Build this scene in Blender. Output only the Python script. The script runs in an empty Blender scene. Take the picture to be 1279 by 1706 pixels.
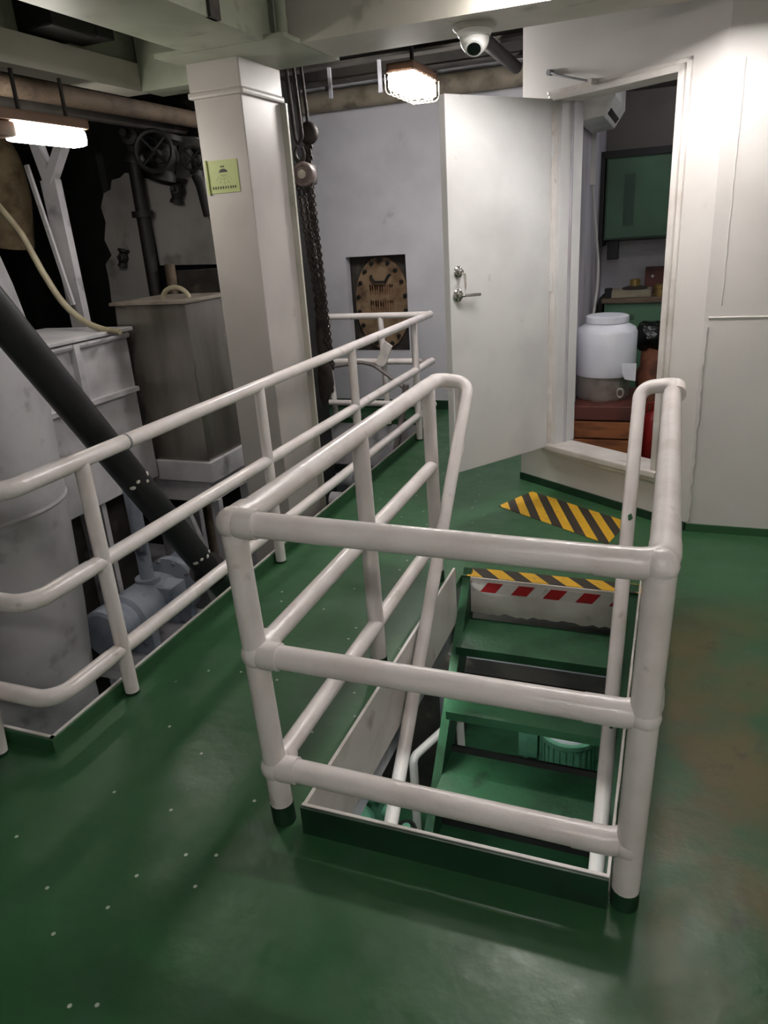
import bpy, bmesh, math, random
from mathutils import Vector, Matrix

random.seed(7)
S = bpy.context.scene
COL = S.collection

# ------------------------------------------------------------------ camera
IW, IH, FPX = 1279.0, 1706.0, 1219.72
YAW, PITCH, ROLL, HC = -0.384721, -0.367461, -0.067682, 1.72
_f = Vector((math.sin(YAW)*math.cos(PITCH), math.cos(YAW)*math.cos(PITCH), math.sin(PITCH)))
_r0 = Vector((math.cos(YAW), -math.sin(YAW), 0)); _u0 = _r0.cross(_f)
_r = _r0*math.cos(ROLL) + _u0*math.sin(ROLL); _u = _r.cross(_f)
CP = Vector((0, 0, HC))
cam = bpy.data.cameras.new('camera'); cob = bpy.data.objects.new('camera', cam); COL.objects.link(cob)
m = Matrix((_r, _u, -_f)).transposed().to_4x4(); m.translation = CP
cob.matrix_world = m
cam.sensor_fit = 'HORIZONTAL'; cam.sensor_width = 36.0; cam.lens = 36.0*FPX/IW
cam.clip_start = 0.05; cam.clip_end = 100
S.camera = cob

def ray(px, py): return _r*((px-IW/2)/FPX) - _u*((py-IH/2)/FPX) + _f
def atx(px, py, x): d = ray(px, py); return CP + d*(x/d.x)
def aty(px, py, y): d = ray(px, py); return CP + d*(y/d.y)
def atz(px, py, z): d = ray(px, py); return CP + d*((z-HC)/d.z)
def onp(px, py, p0, n): d = ray(px, py); return CP + d*((Vector(p0)-CP).dot(n)/d.dot(n))

# ------------------------------------------------------------------ world, exposure
w = bpy.data.worlds.new('world'); S.world = w; w.use_nodes = True
w.node_tree.nodes['Background'].inputs[0].default_value = (0.30, 0.33, 0.36, 1)
w.node_tree.nodes['Background'].inputs[1].default_value = 0.03
S.view_settings.view_transform = 'Standard'
S.view_settings.look = 'None'
S.view_settings.exposure = 0.08
S.view_settings.gamma = 1.0
S.view_settings.use_curve_mapping = False
LAMP = dict(main=78.0, rear=54.0, cage=105.0, tube=48.0, lower=90.0, store=60.0)   # emission strengths of the lamps built below

# ------------------------------------------------------------------ materials
MATS = {}
def srgb(r, g, b):
    f = lambda c: (c/255/12.92) if c/255 <= 0.04045 else (((c/255)+0.055)/1.055)**2.4
    return (f(r), f(g), f(b), 1)
def mat(name, col, rough=0.5, metal=0.0, col2=None, scale=4.0, lo=0.45, hi=0.65, stain=None, sscale=1.5, slo=0.6, shi=0.75,
        bump=0.0, bscale=60.0, spec=0.5, emit=None, estr=0.0, rvar=0.0, stretch=None):
    """painted or metal surface: colour broken up by noise, optional stains, fine bump"""
    if name in MATS: return MATS[name]
    M = bpy.data.materials.new(name); M.use_nodes = True; MATS[name] = M
    nt = M.node_tree; N = nt.nodes; L = nt.links
    b = N['Principled BSDF']
    b.inputs['Roughness'].default_value = rough; b.inputs['Metallic'].default_value = metal
    b.inputs['Specular IOR Level'].default_value = spec
    geo = N.new('ShaderNodeNewGeometry'); pos = geo.outputs['Position']
    if stretch:
        mp = N.new('ShaderNodeMapping'); mp.inputs['Scale'].default_value = stretch
        L.new(pos, mp.inputs['Vector']); pos = mp.outputs['Vector']
    c2 = col2 if col2 else tuple(c*0.82 for c in col[:3]) + (1,)
    nz = N.new('ShaderNodeTexNoise'); nz.inputs['Scale'].default_value = scale; nz.inputs['Detail'].default_value = 5
    L.new(pos, nz.inputs['Vector'])
    mr = N.new('ShaderNodeMapRange'); mr.inputs[1].default_value = lo; mr.inputs[2].default_value = hi
    L.new(nz.outputs['Fac'], mr.inputs[0])
    mx = N.new('ShaderNodeMix'); mx.data_type = 'RGBA'
    mx.inputs[6].default_value = col; mx.inputs[7].default_value = c2
    L.new(mr.outputs[0], mx.inputs[0]); out = mx.outputs[2]
    if stain:
        n2 = N.new('ShaderNodeTexNoise'); n2.inputs['Scale'].default_value = sscale; n2.inputs['Detail'].default_value = 8
        L.new(pos, n2.inputs['Vector'])
        m2 = N.new('ShaderNodeMapRange'); m2.inputs[1].default_value = slo; m2.inputs[2].default_value = shi
        L.new(n2.outputs['Fac'], m2.inputs[0])
        x2 = N.new('ShaderNodeMix'); x2.data_type = 'RGBA'; x2.inputs[7].default_value = stain
        L.new(m2.outputs[0], x2.inputs[0]); L.new(out, x2.inputs[6]); out = x2.outputs[2]
    L.new(out, b.inputs['Base Color'])
    if rvar:
        m3 = N.new('ShaderNodeMapRange'); m3.inputs[1].default_value = 0.35; m3.inputs[2].default_value = 0.65
        m3.inputs[3].default_value = rough-rvar; m3.inputs[4].default_value = rough+rvar
        L.new(nz.outputs['Fac'], m3.inputs[0]); L.new(m3.outputs[0], b.inputs['Roughness'])
    if bump:
        n4 = N.new('ShaderNodeTexNoise'); n4.inputs['Scale'].default_value = bscale; n4.inputs['Detail'].default_value = 3
        L.new(geo.outputs['Position'], n4.inputs['Vector'])
        bp = N.new('ShaderNodeBump'); bp.inputs['Strength'].default_value = bump; bp.inputs['Distance'].default_value = 0.01
        L.new(n4.outputs['Fac'], bp.inputs['Height']); L.new(bp.outputs['Normal'], b.inputs['Normal'])
    if emit:
        b.inputs['Emission Color'].default_value = emit; b.inputs['Emission Strength'].default_value = estr
    return M

def stripes(name, ca, cb, period, slope, z0=None):
    """diagonal tape print in the tape's own flat coordinates (object space x, y)"""
    M = bpy.data.materials.new(name); M.use_nodes = True
    nt = M.node_tree; N = nt.nodes; L = nt.links; b = N['Principled BSDF']; b.inputs['Roughness'].default_value = 0.45
    tc = N.new('ShaderNodeTexCoord'); sp = N.new('ShaderNodeSeparateXYZ'); L.new(tc.outputs['Object'], sp.inputs[0])
    ma = N.new('ShaderNodeMath'); ma.operation = 'MULTIPLY_ADD'; ma.inputs[1].default_value = slope
    L.new(sp.outputs['Y'], ma.inputs[0]); L.new(sp.outputs['X'], ma.inputs[2])
    dv = N.new('ShaderNodeMath'); dv.operation = 'DIVIDE'; dv.inputs[1].default_value = period; L.new(ma.outputs[0], dv.inputs[0])
    fr = N.new('ShaderNodeMath'); fr.operation = 'FRACT'; L.new(dv.outputs[0], fr.inputs[0])
    gt = N.new('ShaderNodeMath'); gt.operation = 'GREATER_THAN'; gt.inputs[1].default_value = 0.5; L.new(fr.outputs[0], gt.inputs[0])
    fac = gt.outputs[0]
    if z0 is not None:          # print only above this height of the tape
        g2 = N.new('ShaderNodeMath'); g2.operation = 'GREATER_THAN'; g2.inputs[1].default_value = z0; L.new(sp.outputs['Y'], g2.inputs[0])
        mm = N.new('ShaderNodeMath'); mm.operation = 'MULTIPLY'; L.new(fac, mm.inputs[0]); L.new(g2.outputs[0], mm.inputs[1]); fac = mm.outputs[0]
    nz = N.new('ShaderNodeTexNoise'); nz.inputs['Scale'].default_value = 30; nz.inputs['Detail'].default_value = 5
    L.new(tc.outputs['Object'], nz.inputs['Vector'])
    mx = N.new('ShaderNodeMix'); mx.data_type = 'RGBA'; mx.inputs[6].default_value = ca; mx.inputs[7].default_value = cb
    L.new(fac, mx.inputs[0])
    mr = N.new('ShaderNodeMapRange'); mr.inputs[1].default_value = 0.55; mr.inputs[2].default_value = 0.8; mr.inputs[4].default_value = 0.45
    L.new(nz.outputs['Fac'], mr.inputs[0])
    x2 = N.new('ShaderNodeMix'); x2.data_type = 'RGBA'; x2.inputs[7].default_value = (0.05, 0.04, 0.025, 1)
    L.new(mr.outputs[0], x2.inputs[0]); L.new(mx.outputs[2], x2.inputs[6]); L.new(x2.outputs[2], b.inputs['Base Color'])
    MATS[name] = M
    return M

def deck_material():
    """green deck paint with scuffs, rusty walked-off patches beside the guardrail and pale paint specks"""
    M = bpy.data.materials.new('deck_green'); M.use_nodes = True; MATS['deck_green'] = M
    nt = M.node_tree; N = nt.nodes; L = nt.links; b = N['Principled BSDF']
    geo = N.new('ShaderNodeNewGeometry'); P = geo.outputs['Position']
    def noise(sc, det=5, vec=P):
        n = N.new('ShaderNodeTexNoise'); n.inputs['Scale'].default_value = sc; n.inputs['Detail'].default_value = det
        L.new(vec, n.inputs['Vector']); return n.outputs['Fac']
    def rng(v, a, bb, c=0.0, d=1.0):
        r = N.new('ShaderNodeMapRange'); r.inputs[1].default_value = a; r.inputs[2].default_value = bb
        r.inputs[3].default_value = c; r.inputs[4].default_value = d; L.new(v, r.inputs[0]); return r.outputs[0]
    def mix(f, a, c):
        x = N.new('ShaderNodeMix'); x.data_type = 'RGBA'; L.new(f, x.inputs[0])
        if isinstance(a, tuple): x.inputs[6].default_value = a
        else: L.new(a, x.inputs[6])
        if isinstance(c, tuple): x.inputs[7].default_value = c
        else: L.new(c, x.inputs[7])
        return x.outputs[2]
    def math_(op, a, c):
        x = N.new('ShaderNodeMath'); x.operation = op; L.new(a, x.inputs[0])
        if isinstance(c, float): x.inputs[1].default_value = c
        else: L.new(c, x.inputs[1])
        return x.outputs[0]
    c = mix(rng(noise(1.6), 0.35, 0.7), (0.023, 0.090, 0.033, 1), (0.034, 0.114, 0.045, 1))
    c = mix(rng(noise(7.0), 0.52, 0.8, 0, 0.6), c, (0.055, 0.120, 0.075, 1))
    sp = N.new('ShaderNodeSeparateXYZ'); L.new(P, sp.inputs[0])
    # rusty band between the guardrail and the right-hand wall
    band = math_('MULTIPLY', rng(sp.outputs['X'], 0.02, 0.10), rng(sp.outputs['X'], 0.75, 0.35))
    band = math_('MULTIPLY', band, rng(sp.outputs['Y'], 1.0, 1.7))
    band = math_('MULTIPLY', band, rng(sp.outputs['Y'], 3.5, 2.9))
    rust = math_('MULTIPLY', band, rng(noise(2.6, 7), 0.40, 0.56))
    c = mix(math_('MULTIPLY', rust, 0.9), c, (0.108, 0.088, 0.030, 1))
    dark = math_('MULTIPLY', band, rng(noise(9.0, 6), 0.6, 0.72))
    c = mix(math_('MULTIPLY', dark, 0.7), c, (0.03, 0.03, 0.02, 1))
    vo = N.new('ShaderNodeTexVoronoi'); vo.voronoi_dimensions = '2D'; vo.inputs['Scale'].default_value = 8.0; vo.inputs['Randomness'].default_value = 1.0; L.new(P, vo.inputs['Vector'])
    spk = math_('MULTIPLY', rng(vo.outputs['Distance'], 0.055, 0.035), rng(vo.outputs['Color'], 0.60, 0.62))
    spk = math_('MULTIPLY', spk, rng(sp.outputs['X'], -0.95, -1.1))
    spk = math_('MULTIPLY', spk, rng(sp.outputs['X'], -1.9, -1.8))
    c = mix(spk, c, (0.5, 0.55, 0.48, 1))
    L.new(c, b.inputs['Base Color'])
    L.new(rng(noise(5.0, 6), 0.35, 0.65, 0.28, 0.46), b.inputs['Roughness'])
    bp = N.new('ShaderNodeBump'); bp.inputs['Strength'].default_value = 0.16; bp.inputs['Distance'].default_value = 0.012
    L.new(noise(16, 7), bp.inputs['Height']); L.new(bp.outputs['Normal'], b.inputs['Normal'])
    return M

deck_material()
mat('white_paint', srgb(226, 221, 217), 0.34, col2=srgb(205, 198, 192), scale=5, stain=srgb(150, 138, 125), sscale=7, slo=0.64, shi=0.8, bump=0.12, bscale=70)
mat('rail_white', srgb(236, 229, 227), 0.27, col2=srgb(224, 215, 212), scale=6, stain=srgb(170, 155, 140), sscale=11, slo=0.66, shi=0.82, bump=0.18, bscale=45)
mat('wall_cream', srgb(222, 218, 215), 0.5, col2=srgb(213, 208, 205), scale=1.5, stain=srgb(176, 170, 162), sscale=5, slo=0.7, shi=0.85, bump=0.1, bscale=25)
mat('wall_grey', srgb(202, 201, 208), 0.5, col2=srgb(188, 187, 194), scale=2.0, stain=srgb(140, 138, 138), sscale=4, slo=0.66, shi=0.85)
mat('door_white', srgb(222, 221, 220), 0.42, col2=srgb(210, 208, 208), scale=2.2, stain=srgb(150, 145, 140), sscale=6, slo=0.7, shi=0.85)
mat('beam_grey', srgb(186, 182, 172), 0.5, col2=srgb(168, 166, 154), scale=2.0, stain=srgb(120, 116, 104), sscale=5, slo=0.62, shi=0.8)
mat('girder_green_grey', srgb(158, 163, 146), 0.5, col2=srgb(140, 146, 128), scale=3.0, stain=srgb(96, 96, 82), sscale=6, slo=0.6, shi=0.8)
mat('pillar_grey', srgb(178, 173, 169), 0.45, col2=srgb(168, 163, 159), scale=2.0, stain=srgb(150, 145, 136), sscale=9, slo=0.7, shi=0.85)
mat('dark_mottled', srgb(52, 48, 44), 0.7, col2=srgb(30, 27, 25), scale=5, stain=srgb(92, 84, 74), sscale=4, slo=0.62, shi=0.75)  # mottled dark brown for overhead steel and dark machinery
mat('pipe_lagging', srgb(128, 120, 106), 0.8, col2=srgb(98, 90, 76), scale=6, stain=srgb(60, 54, 46), sscale=5, slo=0.6, shi=0.75)
mat('tank_lid', srgb(128, 120, 110), 0.5, col2=srgb(100, 92, 84), scale=5)
mat('black_iron', srgb(20, 19, 19), 0.6, col2=srgb(12, 11, 11), scale=8)
mat('black_pipe', srgb(30, 30, 33), 0.4, col2=srgb(20, 20, 22), scale=5, stain=srgb(190, 186, 182), sscale=17, slo=0.76, shi=0.79)
mat('machine_white', srgb(196, 194, 198), 0.42, col2=srgb(170, 168, 174), scale=3, stain=srgb(92, 88, 88), sscale=5, slo=0.6, shi=0.78)
mat('machine_grey', srgb(140, 140, 146), 0.5, col2=srgb(112, 112, 118), scale=4, stain=srgb(54, 50, 50), sscale=6, slo=0.58, shi=0.75)
mat('pump_blue_grey', srgb(162, 170, 184), 0.4, col2=srgb(136, 144, 160), scale=5, stain=srgb(66, 66, 74), sscale=9, slo=0.6, shi=0.75)
mat('stainless', srgb(150, 145, 138), 0.33, metal=0.85, col2=srgb(118, 112, 104), scale=3.0, stretch=(1, 1, 0.25), rvar=0.08)
mat('grey_panel', srgb(150, 148, 146), 0.6, col2=srgb(126, 124, 122), scale=2.5, stain=srgb(60, 56, 54), sscale=3.5, slo=0.62, shi=0.8)
mat('rust_brown', srgb(92, 78, 64), 0.75, col2=srgb(62, 50, 42), scale=6, stain=srgb(40, 30, 24), sscale=9, slo=0.6, shi=0.75, bump=0.3)
mat('manhole_tan', srgb(134, 112, 86), 0.7, col2=srgb(104, 80, 58), scale=7, stain=srgb(72, 46, 34), sscale=6, slo=0.55, shi=0.75)
mat('red_brown_paint', srgb(112, 78, 58), 0.7, col2=srgb(100, 60, 44), scale=20)
mat('chain_dark', srgb(58, 50, 46), 0.6, metal=0.3, col2=srgb(36, 30, 28), scale=20)
mat('hoist_red_grey', srgb(112, 98, 96), 0.5, col2=srgb(82, 70, 68), scale=20)
mat('chrome', srgb(205, 203, 198), 0.18, metal=1.0, col2=srgb(180, 178, 172), scale=30)
mat('white_plastic', srgb(226, 228, 236), 0.38, col2=srgb(212, 214, 224), scale=3)
mat('dome_white', srgb(232, 230, 226), 0.3, col2=srgb(216, 213, 208), scale=6)
mat('lens_black', srgb(12, 12, 12), 0.12, col2=srgb(8, 8, 8))
mat('stair_green', srgb(46, 92, 62), 0.42, col2=srgb(36, 74, 48), scale=4, stain=srgb(28, 52, 34), sscale=6, slo=0.6, shi=0.75, bump=0.2, bscale=40)
mat('dark_green', srgb(24, 60, 38), 0.5, col2=srgb(18, 44, 28), scale=6)
mat('machine_mint', srgb(120, 180, 150), 0.42, col2=srgb(88, 150, 120), scale=6, stain=srgb(40, 70, 56), sscale=10, slo=0.62, shi=0.8)
mat('cabinet_green', srgb(86, 124, 98), 0.5, col2=srgb(76, 112, 88), scale=3)
mat('cabinet_shaded_green', srgb(62, 94, 72), 0.5, col2=srgb(54, 82, 62), scale=3)  # base cabinet green, darkened to paint in the wall cabinet's shade
mat('cabinet_slot_green', srgb(44, 68, 52), 0.6)
mat('counter_wood', srgb(112, 96, 78), 0.6, col2=srgb(88, 74, 60), scale=9, stretch=(1, 6, 6))
mat('crate_wood', srgb(150, 92, 54), 0.65, col2=srgb(112, 66, 38), scale=5, stretch=(1, 4, 4))
mat('mahogany', srgb(92, 46, 38), 0.5, col2=srgb(70, 34, 28), scale=6)
mat('brass', srgb(176, 150, 92), 0.35, metal=0.7, col2=srgb(140, 116, 66), scale=14)
mat('black_plastic_bag', srgb(22, 26, 24), 0.25, col2=srgb(12, 14, 13), bump=0.9, bscale=25)
mat('brown_sack', srgb(134, 82, 58), 0.7, col2=srgb(90, 52, 38), scale=9, bump=0.8, bscale=18)
mat('red_paint', srgb(150, 34, 34), 0.45, col2=srgb(112, 24, 24), scale=6)
mat('pot_steel', srgb(188, 184, 178), 0.35, metal=0.6, col2=srgb(150, 144, 136), scale=8)
mat('sign_green', srgb(164, 174, 112), 0.5, col2=srgb(152, 162, 102), scale=8)
mat('sign_ink', srgb(28, 32, 18), 0.6)
mat('sign_ray', srgb(124, 142, 84), 0.6)
mat('hose_beige', srgb(150, 142, 120), 0.5, col2=srgb(124, 115, 96), scale=8)
mat('hose_grey', srgb(132, 124, 122), 0.5, col2=srgb(108, 100, 98), scale=8)
mat('cloth_white', srgb(226, 220, 216), 0.8, col2=srgb(206, 198, 194), scale=14)
mat('insulation_tan', srgb(132, 116, 90), 0.85, col2=srgb(98, 82, 60), scale=8, bump=0.6, bscale=22)
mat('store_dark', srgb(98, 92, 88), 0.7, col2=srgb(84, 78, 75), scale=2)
mat('store_white', srgb(186, 182, 190), 0.6, col2=srgb(160, 156, 162), scale=3, stain=srgb(112, 104, 100), sscale=4, slo=0.55, shi=0.75, stretch=(1, 1, 0.3))
mat('paper_violet', srgb(206, 200, 226), 0.7)
mat('cable_white', srgb(210, 208, 204), 0.5)
mat('lamp_housing', srgb(190, 180, 168), 0.5)
mat('lamp_brown', srgb(120, 92, 74), 0.5)
mat('wire_cage', srgb(186, 172, 150), 0.35, metal=0.6)
mat('glow_main', (1, 0.96, 0.9, 1), emit=(1.0, 0.965, 0.945, 1), estr=LAMP['main'])
mat('glow_rear', (1, 0.96, 0.9, 1), emit=(1.0, 0.965, 0.95, 1), estr=LAMP['rear'])
mat('glow_cage', (1, 0.95, 0.85, 1), emit=(1.0, 0.965, 0.93, 1), estr=LAMP['cage'])
mat('glow_tube', (1, 0.95, 0.85, 1), emit=(1.0, 0.94, 0.84, 1), estr=LAMP['tube'])
mat('glow_lower', (1, 1, 1, 1), emit=(0.93, 1.0, 0.97, 1), estr=LAMP['lower'])
mat('glow_store', (1, 1, 1, 1), emit=(0.93, 0.94, 1.0, 1), estr=LAMP['store'])
stripes('hazard_tape', srgb(206, 160, 34), srgb(48, 40, 34), 0.172, 1.28)
stripes('hazard_tape_edge', srgb(206, 160, 34), srgb(48, 40, 34), 0.170, 0.9)
stripes('red_white_tape', srgb(216, 210, 208), srgb(176, 26, 34), 0.162, -0.75)

# ------------------------------------------------------------------ mesh helpers
def V(*a): return Vector(a)
def fillet(pts, r, n=7, closed=False):
    pts = [Vector(p) for p in pts]; out = [pts[0]]
    for i in range(1, len(pts)-1):
        a, b, c = pts[i-1], pts[i], pts[i+1]
        u = (a-b); v = (c-b); lu, lv = u.length, v.length; u.normalize(); v.normalize()
        ang = u.angle(v)
        if ang > math.pi-0.02: out.append(b); continue
        d = min(r/math.tan(ang/2), lu*0.499, lv*0.499); rr = d*math.tan(ang/2)
        bis = (u+v).normalized(); cen = b + bis*(rr/math.sin(ang/2))
        p0 = b+u*d - cen; p1 = b+v*d - cen; tot = p0.angle(p1); ax = p0.cross(p1).normalized()
        for k in range(n+1):
            out.append(cen + Matrix.Rotation(tot*k/n, 3, ax) @ p0)
    out.append(pts[-1]); return out
class MB:
    def __init__(s): s.v = []; s.f = []; s.m = []
    def add(s, vs, fs, mi=0):
        o = len(s.v); s.v += [Vector(v) for v in vs]; s.f += [tuple(i+o for i in f) for f in fs]; s.m += [mi]*len(fs); return s
    def box(s, a, b, mi=0, rot=None, c=None):
        x0, y0, z0 = a; x1, y1, z1 = b
        vs = [V(x, y, z) for x in (x0, x1) for y in (y0, y1) for z in (z0, z1)]
        if rot is not None:
            c = Vector(c) if c is not None else sum(vs, V(0, 0, 0))/8
            vs = [c + rot @ (v-c) for v in vs]
        return s.add(vs, [(0, 1, 3, 2), (4, 6, 7, 5), (0, 4, 5, 1), (2, 3, 7, 6), (0, 2, 6, 4), (1, 5, 7, 3)], mi)
    def beam(s, a, b, w, h, up=(0, 0, 1), mi=0):
        a, b = Vector(a), Vector(b); d = (b-a).normalized(); sd = d.cross(Vector(up))
        if sd.length < 1e-4: sd = d.cross(V(0, 1, 0))
        sd.normalize(); u = sd.cross(d)
        vs = [p + sd*(i*w/2) + u*(j*h/2) for p in (a, b) for i in (-1, 1) for j in (-1, 1)]
        return s.add(vs, [(0, 1, 3, 2), (4, 6, 7, 5), (0, 4, 5, 1), (2, 3, 7, 6), (0, 2, 6, 4), (1, 5, 7, 3)], mi)
    def tube(s, pts, r, seg=14, caps=True, mi=0, closed=False):
        pts = [Vector(p) for p in pts]; n = len(pts); rs = r if isinstance(r, (list, tuple)) else [r]*n
        tang = []
        for i in range(n):
            if closed: t = pts[(i+1) % n]-pts[i-1]
            else: t = pts[min(i+1, n-1)]-pts[max(i-1, 0)]
            tang.append(t.normalized())
        t0 = tang[0]; nrm = t0.orthogonal().normalized(); vs = []; fs = []
        for i in range(n):
            if i:
                q = tang[i-1].rotation_difference(tang[i]); nrm = (q @ nrm)
                nrm = (nrm - tang[i]*nrm.dot(tang[i])).normalized()
            bn = tang[i].cross(nrm)
            for k in range(seg):
                a = 2*math.pi*k/seg; vs.append(pts[i] + (nrm*math.cos(a)+bn*math.sin(a))*rs[i])
        for i in range(n if closed else n-1):
            j = (i+1) % n
            for k in range(seg):
                k2 = (k+1) % seg; fs.append((i*seg+k, i*seg+k2, j*seg+k2, j*seg+k))
        if caps and not closed:
            fs.append(tuple(reversed(range(seg)))); fs.append(tuple((n-1)*seg+k for k in range(seg)))
        return s.add(vs, fs, mi)
    def lathe(s, prof, c=(0, 0, 0), axis=(0, 0, 1), seg=24, mi=0, sx=1.0, sy=1.0):
        """prof: (radius, height) list along axis"""
        c = Vector(c); ax = Vector(axis).normalized(); a = ax.orthogonal().normalized()
        if abs(ax.z) > 0.99: a = V(1, 0, 0)
        b = ax.cross(a); vs = []; fs = []
        for r, h in prof:
            for k in range(seg):
                t = 2*math.pi*k/seg; vs.append(c + ax*h + a*(r*math.cos(t)*sx) + b*(r*math.sin(t)*sy))
        for i in range(len(prof)-1):
            for k in range(seg):
                k2 = (k+1) % seg; fs.append((i*seg+k, i*seg+k2, (i+1)*seg+k2, (i+1)*seg+k))
        fs.append(tuple(reversed(range(seg)))); fs.append(tuple((len(prof)-1)*seg+k for k in range(seg)))
        return s.add(vs, fs, mi)
    def prism(s, poly, ext, mi=0):
        """poly: list of 3D points, extruded by vector ext"""
        n = len(poly); e = Vector(ext); vs = [Vector(p) for p in poly] + [Vector(p)+e for p in poly]
        fs = [tuple(range(n)), tuple(reversed(range(n, 2*n)))] + [(i, n+i, n+(i+1) % n, (i+1) % n) for i in range(n)]
        return s.add(vs, fs, mi)
    def ball(s, c, r, seg=14, rings=8, mi=0, sc=(1, 1, 1)):
        c = Vector(c); vs = []; fs = []
        for i in range(1, rings):
            t = math.pi*i/rings
            for k in range(seg):
                p = 2*math.pi*k/seg; vs.append(c + V(math.sin(t)*math.cos(p)*r*sc[0], math.sin(t)*math.sin(p)*r*sc[1], math.cos(t)*r*sc[2]))
        top = len(vs); vs.append(c+V(0, 0, r*sc[2])); vs.append(c-V(0, 0, r*sc[2]))
        for i in range(rings-2):
            for k in range(seg):
                k2 = (k+1) % seg; fs.append((i*seg+k, (i+1)*seg+k, (i+1)*seg+k2, i*seg+k2))
        for k in range(seg):
            k2 = (k+1) % seg; fs.append((top, k, k2)); fs.append((top+1, (rings-2)*seg+k2, (rings-2)*seg+k))
        return s.add(vs, fs, mi)
    def chain(s, pts, link=0.03, r=0.004, wid=0.011):
        """chain links strung along a polyline"""
        pts = [Vector(p) for p in pts]; step = link*0.74; k = 0; carry = 0.0
        for a, b in zip(pts, pts[1:]):
            d = b-a; ln = d.length
            if ln < 1e-6: continue
            d.normalize(); sd = d.orthogonal().normalized(); sd2 = d.cross(sd); t = carry
            while t < ln:
                o = a+d*t; e = sd if k % 2 else sd2
                loop = [o + d*(math.sin(q)*link/2) + e*(math.cos(q)*wid) for q in [2*math.pi*i/7 for i in range(7)]]
                s.tube(loop, r, 4, closed=True); k += 1; t += step
            carry = t-ln
        return s
OFF = {}
def build(mb, name, mt, parent=None, smooth=True, loc=None, bevel=0.0, ang=40):
    off = Vector(loc) if loc is not None else (OFF.get(parent.name, V(0, 0, 0)) if parent else V(0, 0, 0))
    me = bpy.data.meshes.new(name); me.from_pydata([v-off for v in mb.v], [], mb.f)
    mts = mt if isinstance(mt, (list, tuple)) else [mt]
    for q in mts: me.materials.append(MATS[q])
    me.polygons.foreach_set('material_index', mb.m)
    bm = bmesh.new(); bm.from_mesh(me); bmesh.ops.recalc_face_normals(bm, faces=bm.faces)
    if bevel:
        es = [e for e in bm.edges if len(e.link_faces) == 2 and e.calc_face_angle(0) > 0.6]
        bmesh.ops.bevel(bm, geom=es, offset=bevel, segments=2, affect='EDGES', profile=0.6)
    bm.to_mesh(me); bm.free()
    if smooth:
        me.polygons.foreach_set('use_smooth', [True]*len(me.polygons)); me.set_sharp_from_angle(angle=math.radians(ang))
    o = bpy.data.objects.new(name, me); COL.objects.link(o)
    if parent: o.parent = parent
    elif loc is not None: o.location = off
    OFF[o.name] = off
    return o
def thing(name, label, cat, loc, group=None):
    o = bpy.data.objects.new(name, None); COL.objects.link(o); o.location = loc; o.empty_display_size = 0.05
    o['label'] = label; o['category'] = cat
    if group: o['group'] = group
    OFF[o.name] = Vector(loc); return o
def tag(o, label, cat, group=None):
    o['label'] = label; o['category'] = cat
    if group: o['group'] = group
    return o
def struct(mb, name, mt, label=None, smooth=False, bevel=0.0, parent=None):
    o = build(mb, name, mt, parent, smooth=smooth, bevel=bevel); o['kind'] = 'structure'
    if label: o['label'] = label
    return o

# ================================================================== SETTING
# key lines of the place
HX0, HX1, HY0, HY1 = -0.945, -0.06, 1.525, 3.36      # stair opening in the deck
PX = -2.02                                           # edge of the deck over the engine pit
PY0, PY1 = 1.60, 6.32                                # near and far edge of the pit
YB = 6.95                                            # bulkhead at the back
ZL = -2.6                                            # lower engine-room deck
ZC = 2.86                                            # deckhead
DT = 0.05

fl = MB()
xs = [-4.2, PX, HX0, HX1, 2.2]; ys = [-3.0, PY0, HY0, HY1, PY1, YB+0.1]
def slab(x0, x1, y0, y1): fl.box((x0, y0, -DT), (x1, y1, 0))
slab(-6.5, PX, -3, PY0); slab(PX, HX0, -3, YB+.1); slab(HX1, 2.2, -3, 4.27); slab(HX0, HX1, -3, HY0); slab(HX0, HX1, HY1, 4.27)
slab(HX0, 2.2, 4.27, 7.1); slab(-6.5, PX, PY1, YB+.1)
struct(fl, 'floor', 'deck_green', 'green painted steel deck with scuffs and rusty patches')
lf = MB().box((-6.5, -3, ZL-.05), (2.2, 7.1, ZL)); struct(lf, 'floor_lower', 'stair_green', 'green deck of the level below')
# white skirt plates under the deck edges
sk = MB().box((PX-.012, PY0, -.42), (PX, PY1, -.001)); sk.box((-6.5, PY1-.012, -.42), (PX-.012, PY1, -.001)); sk.box((-6.5, PY0, -.42), (PX-.012, PY0+.012, -.001))
struct(sk, 'trim_1', 'machine_white', 'white skirt plate below the edge of the engine pit')
# raised lip round the pit, green on the deck side with a white top edge
lip = MB().box((PX, PY0, 0), (PX+.010, PY1, .055)); lip.box((PX-.012, PY0-.0, 0), (PX, PY1, .06), 1)
lip.box((-6.5, PY0-.01, 0), (PX+.01, PY0, .055)); lip.box((-6.5, PY0, 0), (PX, PY0+.012, .06), 1)
lip.box((-6.5, PY1, 0), (PX, PY1+.01, .05))
struct(lip, 'trim_2', ['deck_green', 'white_paint'], 'low steel lip along the pit edge, green outside and white on top')

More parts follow.
